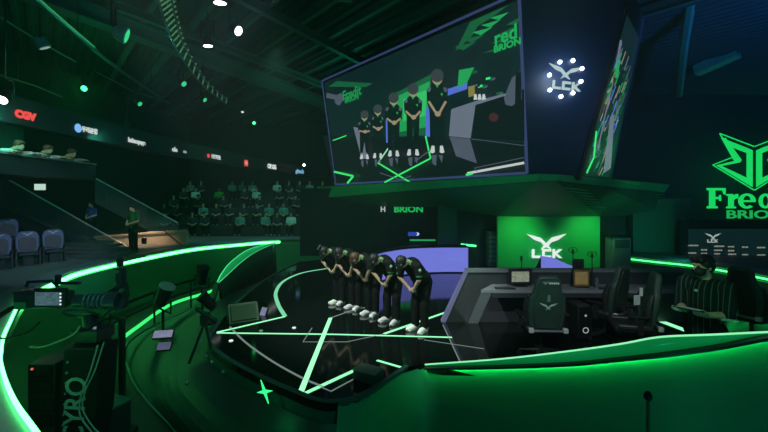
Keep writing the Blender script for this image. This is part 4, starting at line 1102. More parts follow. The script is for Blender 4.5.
# ================================================================== LEFT: GALLERY, STAIRS, SEATS
GC = (2, 20)
gk = spline([V((-8.7, 3, 0)), V((-8.95, 7, 0)), V((-9.05, 10, 0)), V((-9.05, 12.2, 0)), V((-9.0, 14.5, 0)), V((-8.8, 17.1, 0)), V((-8.4, 19.5, 0)), V((-7.9, 22.6, 0)), V((-7.2, 25.5, 0)), V((-6.3, 29.5, 0)), V((-4.5, 32.5, 0))], 6)
q = MB(); q.sweep(gk, [(0, 4.27), (0, 4.95), (.35, 4.95), (.35, 4.27)], GC); struct(q.build('trim_sign_beam', mat('beam_black', (.010, .016, .018), .6)))
g1 = gk[:20]
q = MB(); q.sweep(g1, [(0, 3.02), (0, 3.52), (.12, 3.52), (.12, 3.1), (2.6, 3.1), (2.6, 3.02)], GC); struct(q.build('gallery_floor', mat('gallery_dark', (.009, .02, .02), .7)))
q = MB(); q.sweep(g1, [(2.3, 3.1), (2.3, 5.0), (2.5, 5.0), (2.5, 3.1)], GC); struct(q.build('wall_gallery', mat('gallery_teal', (.02, .22, .15), .8)))
q = MB(); q.sweep(g1, [(-.03, 3.50), (-.03, 3.54), (.14, 3.54), (.14, 3.50)], GC); tag(q.build('parapet_rail', mat('rail_pale', (.18, .22, .22), .4)), 'pale rail along the top of the gallery parapet at far left', 'rail')
q = MB(); q.sweep(g1[6:], [(5.4, -1), (5.4, 5), (5.6, 5), (5.6, -1)], GC); struct(q.build('wall_under_gallery', WALLDARK))
lamp('SPOT', (-8.6, 9.0, 4.3), (.1, 1, .65), 75, (-11, 10.5, 3.6), 120)
lamp('SPOT', (-8.6, 12.5, 4.3), (.1, 1, .65), 45, (-11, 13.5, 3.6), 120)


def on_beam(px, zc=4.55):
    """point of the sign beam's face seen in the photo's column px, with the face's direction"""
    best = min(range(len(gk) - 1), key=lambda i: abs(gk[i].x / gk[i].y * F + CX - px))
    a, b = gk[best], gk[min(len(gk) - 1, best + 1)]
    bb = min((a.lerp(b, i / 20 - .5) for i in range(40)), key=lambda p: abs(p.x / p.y * F + CX - px))
    t_ = (b - a).normalized(); nrm = V((t_.y, -t_.x, 0)); nrm = nrm if nrm.x > 0 else -nrm
    return V((bb.x, bb.y, zc)) + nrm * .03, t_


def sponsor(px, body, size, mt, label, icon=None, zc=4.52, bold=.008, sq=1.0):
    p, t_ = on_beam(px, zc); M = frame(p, t_, (0, 0, 1)); q = MB(); q.text(body, M, size, .006, bold, squeeze=sq)
    o = tag(q.build('sponsor_sign', mt, smooth=False), label, 'sign')
    if icon:
        q = MB(); q.lathe([(icon[1], 0), (icon[1], .012)], M @ Matrix.Translation((icon[2], 0, 0)), 18); q.build('round_mark', icon[0], o, smooth=False)
    return o


WS = emis('sponsor_white', (.55, .62, .60), 1)
sponsor(24, 'CGV', .24, emis('sponsor_red', (.85, .06, .06), 1), 'red glowing three letter sign at the far left of the sign beam', bold=.022, sq=1.15)
sponsor(88.5, '우리은행', .175, WS, 'white sign with a blue round mark, second from the left on the beam', (emis('sponsor_blue', (.20, .50, .90), 1), .13, -.46), bold=.01)
sponsor(136, 'kakaopage', .22, WS, 'white lowercase word sign, third from the left on the beam', bold=.012)
sponsor(174, 'olo', .26, WS, 'small white sign, fourth from the left on the beam', bold=.012)
sponsor(184, 'on', .2, emis('dim_sign', (.3, .36, .36), 1), 'tiny dim sign just right of the fourth sign on the beam')
sponsor(215.5, 'HYPER', .27, WS, 'white sign with a red round mark, left of the red square sign', (emis('sponsor_red', (.85, .06, .06), 1), .10, -.66), bold=.012)
p, t_ = on_beam(245.5, 4.5); q = MB(); q.prism([(-.17, -.17), (.17, -.17), (.17, .17), (-.17, .17)], frame(p, t_, (0, 0, 1)), .02)
o = tag(q.build('sponsor_sign', emis('square_red', (.75, .10, .07), 1), smooth=False), 'small red square sign in the middle of the sign beam', 'sign')
q = MB(); q.text('Mo', frame(p, t_, (0, 0, 1)) @ Matrix.Translation((0, 0, .02)), .18, .004); q.build('letters', emis('square_pale', (.9, .5, .45), 1), o, smooth=False)
sponsor(271.5, 'OP.GG', .38, emis('sponsor_bright', (.75, .82, .82), 1), 'bright white sign just right of the red square sign', bold=.02)
sponsor(298, 'logitech', .42, emis('sponsor_cyan', (.16, .42, .62), 1), 'pale blue sign at the right end of the sign beam', bold=.02)

# spectators leaning on the gallery parapet
def leaner(label, px, shirt, hr, flip=1, Y=None):
    p, t_ = on_beam(px, 0); nrm = V((t_.y, -t_.x, 0)); nrm = nrm if nrm.x > 0 else -nrm
    t = thing('person', label, 'person', V((p.x, p.y, 2.9)) - nrm * .42, math.atan2(-nrm.x, nrm.y), None)
    b = MB(); hd = V((-.06 * flip, .40, .86))
    b.cap((0, -.06, .30), (0, .1, .58), .14, .13); b.cap((-.14, .18, .66), (.14, .18, .66), .075); b.cap((0, .2, .68), hd, .055, .06); head_mesh(b, hd, (0, .25, 1), (-.3 * flip, 1, -.2))
    for e, el, wr in ((1, (.34, .36, .68), (.12, .46, .69)), (-1, (-.30, .36, .68), (-.44, .44, .70))):
        b.cap((e * .19, .18, .65), el, .05, .042); b.cap(el, wr, .042, .034); hand(b, wr, (-e * .9, .1, 0) if e > 0 else (-.8, .3, .1), (0, 0, -1), .4, 1.1, e)
        b.cap((e * .09, -.1, .32), (e * .1, -.16, .29), .09, .075); b.cap((e * .1, -.16, .29), (e * .1, -.55, .27), .065, .05)
    fuse(b, 'body', [SKIN], t, .016, 2)
    q = MB(); q.cap((0, -.06, .30), (0, .1, .58), .17, .16); q.cap((-.15, .18, .65), (.15, .18, .65), .095)
    for e, el, wr in ((1, (.34, .36, .68), (.12, .46, .69)), (-1, (-.30, .36, .68), (-.44, .44, .70))): q.cap((e * .19, .18, .65), el, .075, .06); q.cap(el, V(el).lerp(V(wr), .6), .06, .055)
    fuse(q, 'shirt', [shirt], t, .018, 2)
    q = MB(); hair_mesh(q, hd, (0, .25, 1), (-.3 * flip, 1, -.2)); fuse(q, 'hair', [hr], t, .015, 2)


wht = mat('shirt_white', (.62, .66, .66), .8); hred = mat('hair_auburn', (.16, .045, .03), .6)
leaner('auburn haired person in white leaning on the gallery parapet, under the red letter sign', 17, wht, hred)
leaner('person in white leaning on the gallery parapet, second from the left', 46, wht, hred)
leaner('person in grey leaning on the gallery parapet, third from the left', 70, mat('shirt_grey', (.25, .28, .3), .8), HAIRB)
lamp('SPOT', (-5.5, 7, 6.8), (.85, 1, .9), 260, (-9, 10.5, 3.5), 28)
q = MB(); pe = P(40, 187, 11.2); q.box(pe, (.28, .05, .17)); tag(q.build('exit_sign', emis('exit_glow', (.50, .72, .60), 1)), 'small pale lit sign box on the dark wall under the gallery', 'sign')
q = MB(); q.box(pe + V((0, .03, .17)), (.03, .03, .2)); q.build('bracket', METAL, bpy.data.objects['exit_sign'])

# stair flight with glass balustrades
GLASS = mat('rail_glass', (.10, .16, .17), .15, alpha=.28)
def balustrade(label, a, b, drop, posts=4):
    t = thing('balustrade', label, 'railing', (a.x, a.y, a.z - drop)); q = MB(); q.tube([a, b], .028, 8); q.build('handrail', mat('handrail_steel', (.6, .64, .64), .4, .1), t)
    q = MB(); d = V((0, 0, -drop)); q.slab([a + V((0, 0, -.05)), b + V((0, 0, -.05)), b + d, a + d], (b - a).cross(V((0, 0, 1))).normalized() * .012); q.build('glass_panel', GLASS, t, smooth=False)
    for i in range(posts):
        p = a.lerp(b, (i + .5) / posts); q = MB(); q.tube([p, p + d], .018, 6); q.build('post', METAL, t)
    return t


balustrade('long sloping glass balustrade descending from the left edge past the seats', P(-14, 167, 15.0), P(126, 246, 15.9), 1.0, 5)
balustrade('shorter glass balustrade on the far side of the stairs, beside the stand', P(95, 178, 17.5), P(178, 223, 19.2), 1.1, 4)
q = MB(); q.slab([P(-14, 200, 15.1), P(122, 258, 15.95), P(122, 264, 15.95), P(-14, 215, 15.1)], (.05, .2, 0)); tag(q.build('stair_stringer', mat('stringer', (.03, .04, .042), .5), smooth=False), 'dark sloping side of the stair flight behind the left seats', 'stair')
for i in range(5):
    a, b = P(58 + i * 4, 244 + i * 4.6, 14.2 - i * .35), P(92 + i * 8, 243 + i * 4.6, 14.2 - i * .35); a.z = b.z = .86 - .09 * i
    q = MB(); q.slab([a, b, b + V((0, 1.2, 0)), a + V((0, 1.2, 0))], (0, 0, -.085)); s_ = q.build('stair_tread', mat('tread', (.10, .10, .11), .5), smooth=False); struct(s_)
# warm lit wall at the stair foot
WB = mat('warm_wall', (.50, .38, .28), .7)
wl = thing('stair_foot_wall', 'warm beige lit wall at the foot of the stairs behind the standing attendant', 'wall panel', (P(140, 0, 17.2).x, 17.2, .49))
q = MB(); q.slab([P(97, 238, 17.2), P(150, 231.5, 17.2), P(187, 231, 17.2), P(187, 262, 17.2), P(128, 262, 17.2)], (0, .15, 0)); q.build('panel', WB, wl, smooth=False)
q = MB(); q.tube([P(94, 237, 17.1), P(128, 256, 17.1)], .04, 6); q.tube([P(94, 237, 17.1), P(187, 230, 17.1)], .035, 6); q.build('edge_trim', mat('edge_warm', (.5, .42, .33), .5), wl)
q = MB(); q.tube([P(164, 231, 17.05), P(187, 249, 17.05)], .02, 6); q.build('brace', METAL, wl)
lamp('SPOT', V((P(138, 0, 16.2).x, 16.2, 2.1)), (1, .74, .50), 150, P(140, 250, 17.1), 110, 1, .03)
lamp('SPOT', (-2.2, 8, 6.6), (.8, 1, .9), 900, (-11, 16.6, 1.5), 15)  # added spot brightening the two attendants, source unseen


def attendant(label, pos, rz, shirt, sit=False):
    t = thing('person', label, 'person', pos, rz); b = MB(); hd = V((0, .04, 1.60))
    b.cap((0, 0, .95), (0, .0, 1.30), .13, .14); b.cap((-.13, 0, 1.38), (.13, 0, 1.38), .075); b.cap((0, 0, 1.42), hd, .055, .06); head_mesh(b, hd, (0, 0, 1), (.2, 1, -.2))
    q2 = MB(); q2.cap((0, 0, .93), (0, 0, 1.30), .155, .165); q2.cap((-.14, 0, 1.37), (.14, 0, 1.37), .092)
    q3 = MB(); q3.cap((-.05, 0, .92), (.05, 0, .92), .135)
    for e in (-1, 1):
        el, wr = V((e * .25, .03, 1.12)), V((e * .07, .24, 1.02)); S_ = V((e * .19, 0, 1.37))
        b.cap(S_, el, .05, .042); b.cap(el, wr, .042, .032); hand(b, wr, (-e * .8, .4, -.2), (0, -.3, -1), .4, 1.05, e)
        b.cap((e * .09, 0, .92), (e * .11, .02, .5), .085, .06); b.cap((e * .11, .02, .5), (e * .11, 0, .08), .06, .04); b.cap((e * .11, 0, .07), (e * .11, .14, .045), .045, .035)
        q2.cap(S_, S_.lerp(el, .7), .075, .07); q3.cap((e * .09, 0, .9), (e * .11, .02, .5), .105, .08); q3.cap((e * .11, .02, .5), (e * .11, 0, .1), .08, .07)
    fuse(b, 'body', [SKIN], t, .014, 2); fuse(q2, 'shirt', [shirt], t, .016, 2); fuse(q3, 'trousers', [TROUS], t, .018, 2)
    q = MB(); hair_mesh(q, hd, (0, 0, 1), (.2, 1, -.2)); fuse(q, 'hair', [HAIRK], t, .014, 2)
    q = MB(); R = rot_to((0, 0, 1), (.2, 1, -.2)); q.ball(hd + R @ V((0, .055, -.058)), (.062, .055, .05), R); fuse(q, 'face_mask', [mat('mask_white', (.5, .5, .5), .8)], t, .012, 1)
    for e in (-1, 1): shoe(t, e * .11, 0, -e * .2, BLACK)


attendant('attendant in a green lit dark shirt standing before the warm beige wall', (P(133.5, 0, 15.2).x, 15.2, .49), PI - .3, mat('shirt_green_lit', (.03, .16, .05), .8))  # green light on the shirt is put into its base colour
attendant('attendant in a blue shirt and cap behind the sloping glass balustrade', (P(92, 0, 18.2).x, 18.2, .60), PI - .2, mat('shirt_blue', (.03, .10, .42), .8))
q = MB(); q.box((P(92, 0, 18.2).x, 18.3, .545), (1.2, 1.0, .11)); struct(q.build('stair_landing', STAND, smooth=False))
q = MB(); c = P(144, 241, 15.05); q.box(c, (.16, .07, .22)); q.tube([c + V((-.05, 0, .11)), c + V((-.05, 0, .2)), c + V((.05, 0, .2)), c + V((.05, 0, .11))], .012, 6)
tag(q.build('hand_bag', BLACK, bevel=.01), 'small dark bag hanging from the hand of the green lit attendant', 'bag')

# blue-grey seats on the terrace
SEATM = mat('seat_bluegrey', (.07, .11, .22), .5); SEATD = mat('seat_dark', (.02, .025, .035), .5)
def event_seat(label, pos, rz):
    t = thing('event_seat', label, 'seat', pos, rz)
    tilt = frame((0, -.24, .42), (-1, 0, 0), (0, -.16, 1))
    pts = [(-.25, 0), (-.31, .15), (-.32, .62), (-.27, .78), (-.15, .85), (.15, .85), (.27, .78), (.32, .62), (.31, .15), (.25, 0)]
    q = MB(); q.prism(pts, tilt, .10); q.build('backrest', SEATM, t, local=True, bevel=.03)
    q = MB(); q.prism([(x * .72, .10 + y * .6) for x, y in pts], tilt @ Matrix.Translation((0, 0, .10)), .03); q.build('back_pad', SEATD, t, local=True, bevel=.012)
    q = MB(); bird(q, tilt @ Matrix.Translation((0, .72, .102)), .15, .006); q.build('bird_mark', mat('seat_mark', (.62, .68, .72), .5), t, local=True, smooth=False)
    q = MB(); q.box((0, .05, .44), (.54, .52, .13)); q.build('seat', SEATD, t, local=True, bevel=.04)
    for s in (-1, 1):
        q = MB(); q.box((s * .31, .02, .62), (.07, .40, .05)); q.build('armrest', SEATD, t, local=True, bevel=.015)
        q = MB(); q.box((s * .30, .0, .30), (.06, .34, .60)); q.build('side_frame', SEATD, t, local=True, bevel=.01)
    q = MB(); q.box((0, .0, .19), (.30, .30, .38)); q.build('pedestal', METAL, t, local=True, bevel=.02)
    t.scale = (.86, .86, .78)


for x, Y, lab in [(28, 11.7, 'blue-grey seat with a bird mark in the middle of the front left row'), (54, 12.4, 'blue-grey seat at the right end of the front left row, next to the steps'), (-1, 11.0, 'blue-grey seat cut by the left photo edge in the front row')]:
    event_seat(lab, (P(x, 0, Y).x, Y, .49), -2.35)
for x, Y, lab in [(8, 13.3, 'blue-grey seat in the back row above the front left seats')]:
    event_seat(lab, (P(x, 0, Y).x, Y, .78), -2.35)
q = MB(); q.box((P(-2, 0, 13.6).x, 13.7, .63), (2.6, 1.5, .29)); struct(q.build('seat_riser', STAND, smooth=False))

# ================================================================== CEILING RIG
RIGM = mat('rig_steel', (.10, .20, .20), .4, .5)
def hangers(mb, pts, z1=9.2, r=.012):
    for p in pts: mb.tube([p, V((p.x, p.y, z1))], r, 5)


pr = spline([P(x, y, (2640 - 800) / (200 - y)) for x, y in [(20, -14), (36, 0), (78, 36), (120, 70), (160, 97)]], 8)
t = thing('curved_rail', 'long curved lighting rail running under the ceiling at upper left', 'rail', pr[0])
q = MB(); q.tube(pr, .05, 8); q.build('pipe', RIGM, t)
q = MB(); q.tube([p + V((.06, -.05, .05)) for p in pr[4:20]], .018, 6); q.build('lit_strip', emis('rail_green', (.04, .40, .10), .8), t)
for p in pr[2::7]: q = MB(); hangers(q, [p]); q.build('hanger', METAL, t)
lad = spline([P(x, y, 4.6 * F / (200 - y)) for x, y in [(162, -16), (165, 0), (172, 25), (183, 52), (205, 84), (228, 103)]], 10)
t = thing('ladder_truss', 'curved ladder shaped truss hanging from the ceiling left of the spotlights', 'truss', lad[0])
offs = []
for i, p in enumerate(lad):
    a, b = lad[max(0, i - 1)], lad[min(len(lad) - 1, i + 1)]; d = (b - a).normalized(); o = V((d.y, -d.x, 0)).normalized(); offs.append((o * .8 + V((0, 0, .5))) * (.17 - .07 * i / len(lad)))
for s in (-1, 1): q = MB(); q.tube([p + o * s for p, o in zip(lad, offs)], .028, 8); q.build('chord', RIGM, t)
for i in range(0, len(lad), 2):
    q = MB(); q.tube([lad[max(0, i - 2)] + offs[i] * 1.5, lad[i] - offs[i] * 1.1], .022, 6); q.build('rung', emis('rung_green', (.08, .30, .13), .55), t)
for i in range(3, len(lad), 12): q = MB(); hangers(q, [lad[i]]); q.build('hanger', METAL, t)
for k, (pts, lab) in enumerate([([(0, 17, 14), (40, 42, 15.5), (76, 62, 17)], 'grey pipe crossing the upper left corner under the ceiling'), ([(0, 75, 16), (36, 86, 17), (62, 97, 18)], 'pale thin pipe above the red letter sign'), ([(96, 72, 19), (135, 92, 21), (170, 103, 24)], 'thin dark pipe beyond the green spotlight')]):
    pp = [P(*c) for c in pts]; t = thing('ceiling_pipe', lab, 'pipe', pp[0]); q = MB(); q.tube(pp, .035, 8); q.build('pipe', mat('pipe_grey', (.22, .27, .29), .4, .5), t)
    q = MB(); hangers(q, [pp[0].lerp(pp[1], .5)]); q.build('hanger', METAL, t); q = MB(); hangers(q, [pp[1].lerp(pp[2], .6)]); q.build('hanger', METAL, t)


def spotlight(label, px, py, Y, aim, glow, s=1.0, light=None, body=BLACK):
    """moving head: clamp, rod, yoke, barrel, lit lens"""
    c = P(px, py, Y); t = thing('spotlight', label, 'spotlight', c); d = V(aim).normalized(); R = rot_to(-d, (0.3, .2, .9) if abs(d.z) < .9 else (0, 1, 0)); M = Matrix.Translation(c) @ R.to_4x4()
    q = MB(); q.lathe([(.11 * s, -.0), (.13 * s, .02), (.12 * s, .16), (.10 * s, .30), (.05 * s, .36)], M, 16); q.build('barrel', body, t)
    q = MB(); q.lathe([(.02 * s, -.008), (.105 * s, -.006), (.105 * s, .004)], M, 16); q.build('lens', glow, t)
    top = c + V((0, 0, .42 * s)) - d * .18 * s; mid = c - d * .18 * s; x = R @ V((1, 0, 0)) * .16 * s
    q = MB(); q.tube([mid + x, top + x, top - x, mid - x], .018 * s, 6); q.build('yoke', METAL, t)
    q = MB(); q.tube([top, V((top.x, top.y, 9.24))], .016, 6); q.build('rod', METAL, t)
    if light: lamp('SPOT', c + d * .06, light[0], light[1], c + d * 6, light[2], .6, .05)


LW = emis('lens_white', (1, .97, .95), 9); LV = emis('lens_violet', (.85, .82, 1), 7); LG = emis('lens_green', (.04, 1, .2), 5); LGd = emis('lens_green_dim', (.03, .55, .2), 1.2)
spotlight('wide white spotlight at the top edge of the photo above the ladder truss', 220, 3, 11.5, (.0, .1, -1), LW, 1.6, ((1, .97, .95), 120, 30), METAL)
spotlight('violet-white spotlight tilted sideways, below the wide white one', 238.5, 31, 13, (.88, -.35, -.5), LV, 1.4, None, METAL)
spotlight('white spotlight in a boxy frame, lowest of the white three', 208, 46, 13.5, (0.05, .1, -1), LW, 1.4, None, METAL)
spotlight('bright white spotlight cut by the left edge, above the red letter sign', 2, 100, 8.4, (.2, -.6, -.6), LW, .9, ((1, .97, .95), 60, 60))
spotlight('bright green spotlight glaring toward the camera at upper left', 84, 88.5, 17, (.22, -.85, -.42), LG, 1.1, ((.05, 1, .2), 120, 60))
spotlight('teal moving spotlight with a green lens hanging near the ladder truss', 127, 36, 12.0, (.93, .42, -.35), LGd, 2.0, None, mat('teal_housing', (.22, .50, .52), .5))
spotlight('small green spotlight far off, above the sign with the red round mark', 254, 123, 26, (.1, -.9, -.2), LG, .9)
spotlight('small white spotlight above the pale blue sign', 304, 165, 29, (.1, -.9, -.2), LW, .8)
spotlight('small white spotlight left of the fourth sponsor sign', 127, 129, 17.5, (.1, -.5, -.6), emis('lens_soft', (.7, .8, .8), 1), .7)
spotlight('small white spotlight high over the sign with the red round mark', 242.5, 112, 24, (.0, -.5, -.8), emis('lens_soft', (.7, .8, .8), 1), .8)
spotlight('dim green spotlight right of the lower end of the ladder truss', 184, 84, 18, (.9, -.3, -.6), LGd, 1.2)
spotlight('dim green spotlight beside the bright green one', 140, 104, 18, (.9, -.2, -.6), LGd, 1.0)
spotlight('dark unlit spotlight near the grey pipe in the upper left corner', 45, 48, 13, (.3, .3, -.8), emis('lens_pale', (.25, .33, .36), .8), 1.5, None, mat('teal_housing', (.08, .22, .24), .5))
spotlight('dark spotlight right of the bright green one, over the stand', 205, 100, 21, (.9, -.2, -.6), LGd, 1.1)
for (x, y, Y, lab) in [(230, 118, 24, 'left'), (268, 132, 27, 'right')]:
    pass
# ceiling panel over the stage and duct at right
q = MB(); q.slab([P(318, 0, 13.6), P(352, 3, 13.4), P(352, -10, 12.2), P(330, -14, 12.4)], (0, 0, .08)); tag(q.build('ceiling_panel', mat('panel_green', (.02, .16, .07), .6), smooth=False), 'green lit square panel under the ceiling left of the giant screen', 'panel')
q = MB(); a, b = P(696, 71, 20), P(738, 52, 18.5); q.tube([a, b], .33, 4); d_ = q.build('duct', mat('duct_green', (.05, .32, .24), .5), smooth=False); tag(d_, 'short dark green duct under the blue ceiling at upper right', 'duct')
q = MB(); hangers(q, [a.lerp(b, .2), a.lerp(b, .8)], 9.2, .02); q.build('hanger', METAL, d_)
q = MB(); a, b = P(749, 49, 18.4), P(757, 28, 18); q.tube([a, a.lerp(b, .5) + V((.1, 0, 0)), b], .05, 6); q.build('hose', METAL, d_)
q = MB(); q.tube([P(691, 0, 14), P(684, 45, 16), P(679, 95, 22)], [.16, .16, .16], 6); d_ = q.build('vertical_duct', mat('duct_green', (.05, .32, .24), .5)); tag(d_, 'long pale blue-green pipe dropping down the back wall right of the side screen', 'pipe')

# ================================================================== FOREGROUND LEFT: BROADCAST CAMERA AND TRENCH GEAR
cy = 5.2
def R_(px, py, Y=cy): return P(px, py, Y)
base = R_(78, 0); ped = thing('camera_pedestal', 'tall black camera pedestal with a pale vertical word on its side at lower left', 'pedestal', (base.x, cy, -1.2))
q = MB(); w0 = .44; q.slab([R_(64, 348), R_(99, 348), V((R_(90, 0).x, cy, -1.15)), V((R_(52, 0).x, cy, -1.15))], (0, .40, 0)); q.build('column', mat('pedestal_black', (.012, .018, .02), .4), ped, smooth=False, bevel=.02)
q = MB(); q.box((base.x, cy + .2, -1.14), (.9, .8, .12)); q.build('base', METAL, ped, bevel=.02)
for i in range(8):
    q = MB(); p = R_(66.5 - i * .8, 362 + i * 10.5) + V((.02, -.008, 0)); q.lathe([(.016, 0), (.013, .008)], frame(p, (1, 0, 0), (0, 0, 1)), 8); q.build('bolt', mat('bolt_pale', (.25, .38, .33), .4), ped)
q = MB(); q.text('CYRO', frame(R_(76.5, 409) + V((0, -.012, 0)), (.06, 0, 1), (-1, 0, .06)), .38, .004, .004, squeeze=.82); q.build('lettering', mat('lettering_pale', (.42, .55, .50), .5), ped, smooth=False)
q = MB(); q.box(R_(82, 338) + V((0, .2, 0)), (.36, .34, .16)); q.cyl(R_(82, 338) + V((0, .2, .0)), R_(78, 318) + V((0, .2, 0)), .11, .09); q.build('pan_head', METAL, ped, bevel=.01)
q = MB(); q.tube([R_(75 + 17 * math.cos(a * PI / 12), 316 + 7 * math.sin(a * PI / 12)) + V((0, .1 + .16 * math.sin(a * PI / 12), 0)) for a in range(24)], .018, 6, True); q.build('steering_ring', mat('ring_grey', (.10, .12, .13), .3, .5), ped)
cm = thing('broadcast_camera', 'black broadcast camera on the pedestal pointing right toward the stage', 'camera', R_(50, 310))
q = MB(); q.box(R_(45, 299), (.60, .26, .19)); q.box(R_(36, 291.5), (.44, .2, .05)); q.build('body', mat('camera_body', (.03, .035, .04), .4), cm, bevel=.02)
q = MB(); q.box(R_(30, 303) + V((0, -.14, 0)), (.14, .02, .09)); q.build('side_panel', mat('side_green', (.03, .22, .1), .4), cm, bevel=.005)
q = MB(); q.box(R_(62, 294.5) + V((0, -.17, 0)), (.40, .06, .24)); q.build('monitor', BLACK, cm, bevel=.012); 
q = MB(); q.box(R_(61, 295) + V((0, -.202, 0)), (.32, .006, .165)); mn = q.build('monitor_screen', emis('view_screen', (.06, .12, .14), .9, .8, 30), cm)
q = MB()
for i in range(4): q.box(R_(73.2, 290 + i * 3.4) + V((0, -.206, 0)), (.018, .006, .018))
q.build('status_lights', WHITEGLOW, cm)
q = MB(); q.tube([R_(40, 287) + V((-.18, 0, 0)), R_(40, 282) + V((-.16, 0, 0)), R_(52, 281), R_(58, 287)], .02, 8); q.build('carry_handle', BLACK, cm)
Ml = frame(R_(76, 301), (0, 1, 0), (0, 0, 1)); q = MB(); q.lathe([(.085, 0), (.085, .14), (.075, .15), (.075, .22), (.095, .23), (.095, .30), (.085, .31), (.085, .40), (.11, .42), (.12, .56), (.10, .56), (.10, .50)], Ml, 20); q.build('lens', mat('lens_grey', (.05, .06, .08), .3), cm)
for i in range(5): q = MB(); q.tube([Ml @ V((.1 * math.cos(a * PI / 8), .1 * math.sin(a * PI / 8), .16 + i * .06)) for a in range(16)], .01, 6, True); q.build('focus_ring', mat('ring_blue', (.14, .16, .22), .35), cm)
q = MB(); q.box(R_(67, 283), (.34, .05, .03)); q.box(R_(60, 282) + V((0, -.03, .05)), (.05, .05, .1)); q.build('top_rail', METAL, cm)
q = MB(); q.tube([R_(22, 303), R_(10, 309), R_(-4, 318)], .022, 8); q.tube([R_(10, 309), R_(-4, 318)], .032, 8); q.build('pan_bar', RUBBER, cm)
for k, (pts, r, mt, lab) in enumerate([
    ([(-6, 338), (10, 338), (28, 332), (40, 322)], .012, RUBBER, 'black cable hanging from the broadcast camera toward the left edge'),
    ([(30, 347), (42, 347), (60, 341), (74, 334), (80, 326)], .011, mat('cable_pale', (.35, .36, .26), .5), 'pale looping cable under the broadcast camera'),
    ([(98, 345), (90, 372), (81, 396), (80, 415), (90, 430), (98, 440)], .010, mat('cable_grey', (.40, .45, .45), .5), 'grey cable curling down beside the vertical word'),
    ([(104, 342), (95, 370), (85, 392), (83, 410), (94, 428), (104, 436)], .009, mat('cable_grey', (.40, .45, .45), .5), 'second grey cable curling down right of the pedestal'),
    ([(88, 330), (100, 322), (116, 318), (124, 330)], .014, RUBBER, 'black cable arching right of the camera lens')]):
    q = MB(); q.tube(spline([R_(x, y, cy - .1) for x, y in pts], 8), r, 6); tag(q.build('cable', mt), lab, 'cable')
# small lit controller with amber corner
t = thing('control_unit', 'small tilted control unit with a pale violet and amber screen under the camera', 'controller', R_(89, 336, 5.3))
q = MB(); Mc = frame(R_(89, 334, 5.3), (1, 0, .35), (-.2, .5, .9)); q.prism([(-.12, -.08), (.12, -.08), (.12, .08), (-.12, .08)], Mc, -.04); q.build('case', BLACK, t, smooth=False)
q = MB(); q.prism([(-.10, -.01), (.10, -.01), (.10, .07), (-.10, .07)], Mc, .006); q.build('screen', emis('violet_dim', (.18, .20, .30), 1, .4, 20), t, smooth=False)
q = MB(); q.prism([(-.10, -.07), (.02, -.07), (.04, -.02), (-.10, -.02)], Mc, .006); q.build('amber_key', emis('amber_dim', (.42, .34, .06), 1), t, smooth=False)
q = MB(); q.tube([R_(89, 337, 5.33), R_(84, 341, 5.33)], .02, 6); q.build('arm', METAL, t)
# flight case; green light on its top is put into the lid colour
t = thing('flight_case', 'dark flight case with a green lit lid on the trench floor right of the pedestal', 'case', (R_(110, 0, 5.75).x, 5.75, -1.2), -.35)
q = MB(); q.box((0, 0, .34), (.42, .32, .68)); q.build('body', mat('case_dark', (.015, .03, .028), .5), t, local=True, bevel=.01)
q = MB(); q.box((0, 0, .70), (.44, .34, .04)); q.build('lid', mat('case_lid', (.03, .20, .13), .5), t, local=True, bevel=.008)
for s in (-1, 1): q = MB(); q.box((s * .13, -.165, .60), (.05, .02, .07)); q.build('latch', GREYMETAL, t, local=True)
# black wall-box cluster at left of the pedestal
t = thing('power_rack', 'black power rack with small status lights left of the pedestal', 'rack', (R_(46, 0, 5.35).x, 5.35, -1.2))
q = MB(); q.box((0, .1, .72), (.36, .35, 1.44)); q.build('case', mat('rack_black', (.012, .016, .018), .4), t, local=True, bevel=.01)
for i in range(6): q = MB(); q.box((0, -.08, .25 + i * .22), (.30, .02, .15)); q.build('module', BLACKGLOSS, t, local=True)
q = MB(); q.ball((-.1, -.10, 1.38), .016); q.build('red_lamp', emis('red_dot', (.7, .1, .1), 1), t, local=True)
# robotic head and post right of the lens
t = thing('robotic_head', 'black robotic camera post with grey joints right of the broadcast camera', 'robot camera', (R_(122, 0, 6.2).x, 6.2, -1.2))
f6 = lambda x, y: R_(x, y, 6.2)
q = MB(); q.cyl(V((f6(122, 0).x, 6.2, -1.18)), f6(122, 318), .05); q.lathe([(.22, 0), (.2, .04), (.06, .06)], Matrix.Translation((f6(122, 0).x, 6.2, -1.2)), 16); q.build('post', METAL, t)
q = MB(); q.box(f6(122, 300), (.13, .16, .26)); q.box(f6(121, 278), (.10, .14, .30)); q.box(f6(120, 262), (.07, .1, .14)); q.build('head', mat('robot_black', (.02, .022, .028), .4), t, bevel=.02)
q = MB(); q.cap(f6(116, 290), f6(104, 296), .05, .04); q.cap(f6(126, 284), f6(128, 296), .03); q.build('arm', METAL, t)
for x, y in ((119, 283), (124, 290), (121, 271)): q = MB(); q.ball(f6(x, y) + V((0, -.09, 0)), .03); q.build('joint', GREYMETAL, t)
# rail along the trench and lamps standing in it
rl = spline([R_(58, 362, 6.4), G(75, 345, -.3), G(110, 312, -.3), G(160, 290, -.3), G(200, 278, -.3)], 8)
t = thing('trench_rail', 'black curved handrail following the trench behind the pedestal', 'rail', (rl[12].x, rl[12].y, -1.2))
q = MB(); q.tube(rl, .045, 8); q.build('handrail', BLACKGLOSS, t); q = MB(); q.tube([p + V((0, 0, -.35)) for p in rl], .03, 8); q.build('lower_rail', BLACKGLOSS, t)
for p in rl[2::7]: q = MB(); q.tube([p, V((p.x, p.y, -1.2))], .03, 6); q.build('post', BLACK, t)


lamp('POINT', P(84.5, 89.5, 16.4), (.03, 1, .2), 45, radius=.03)


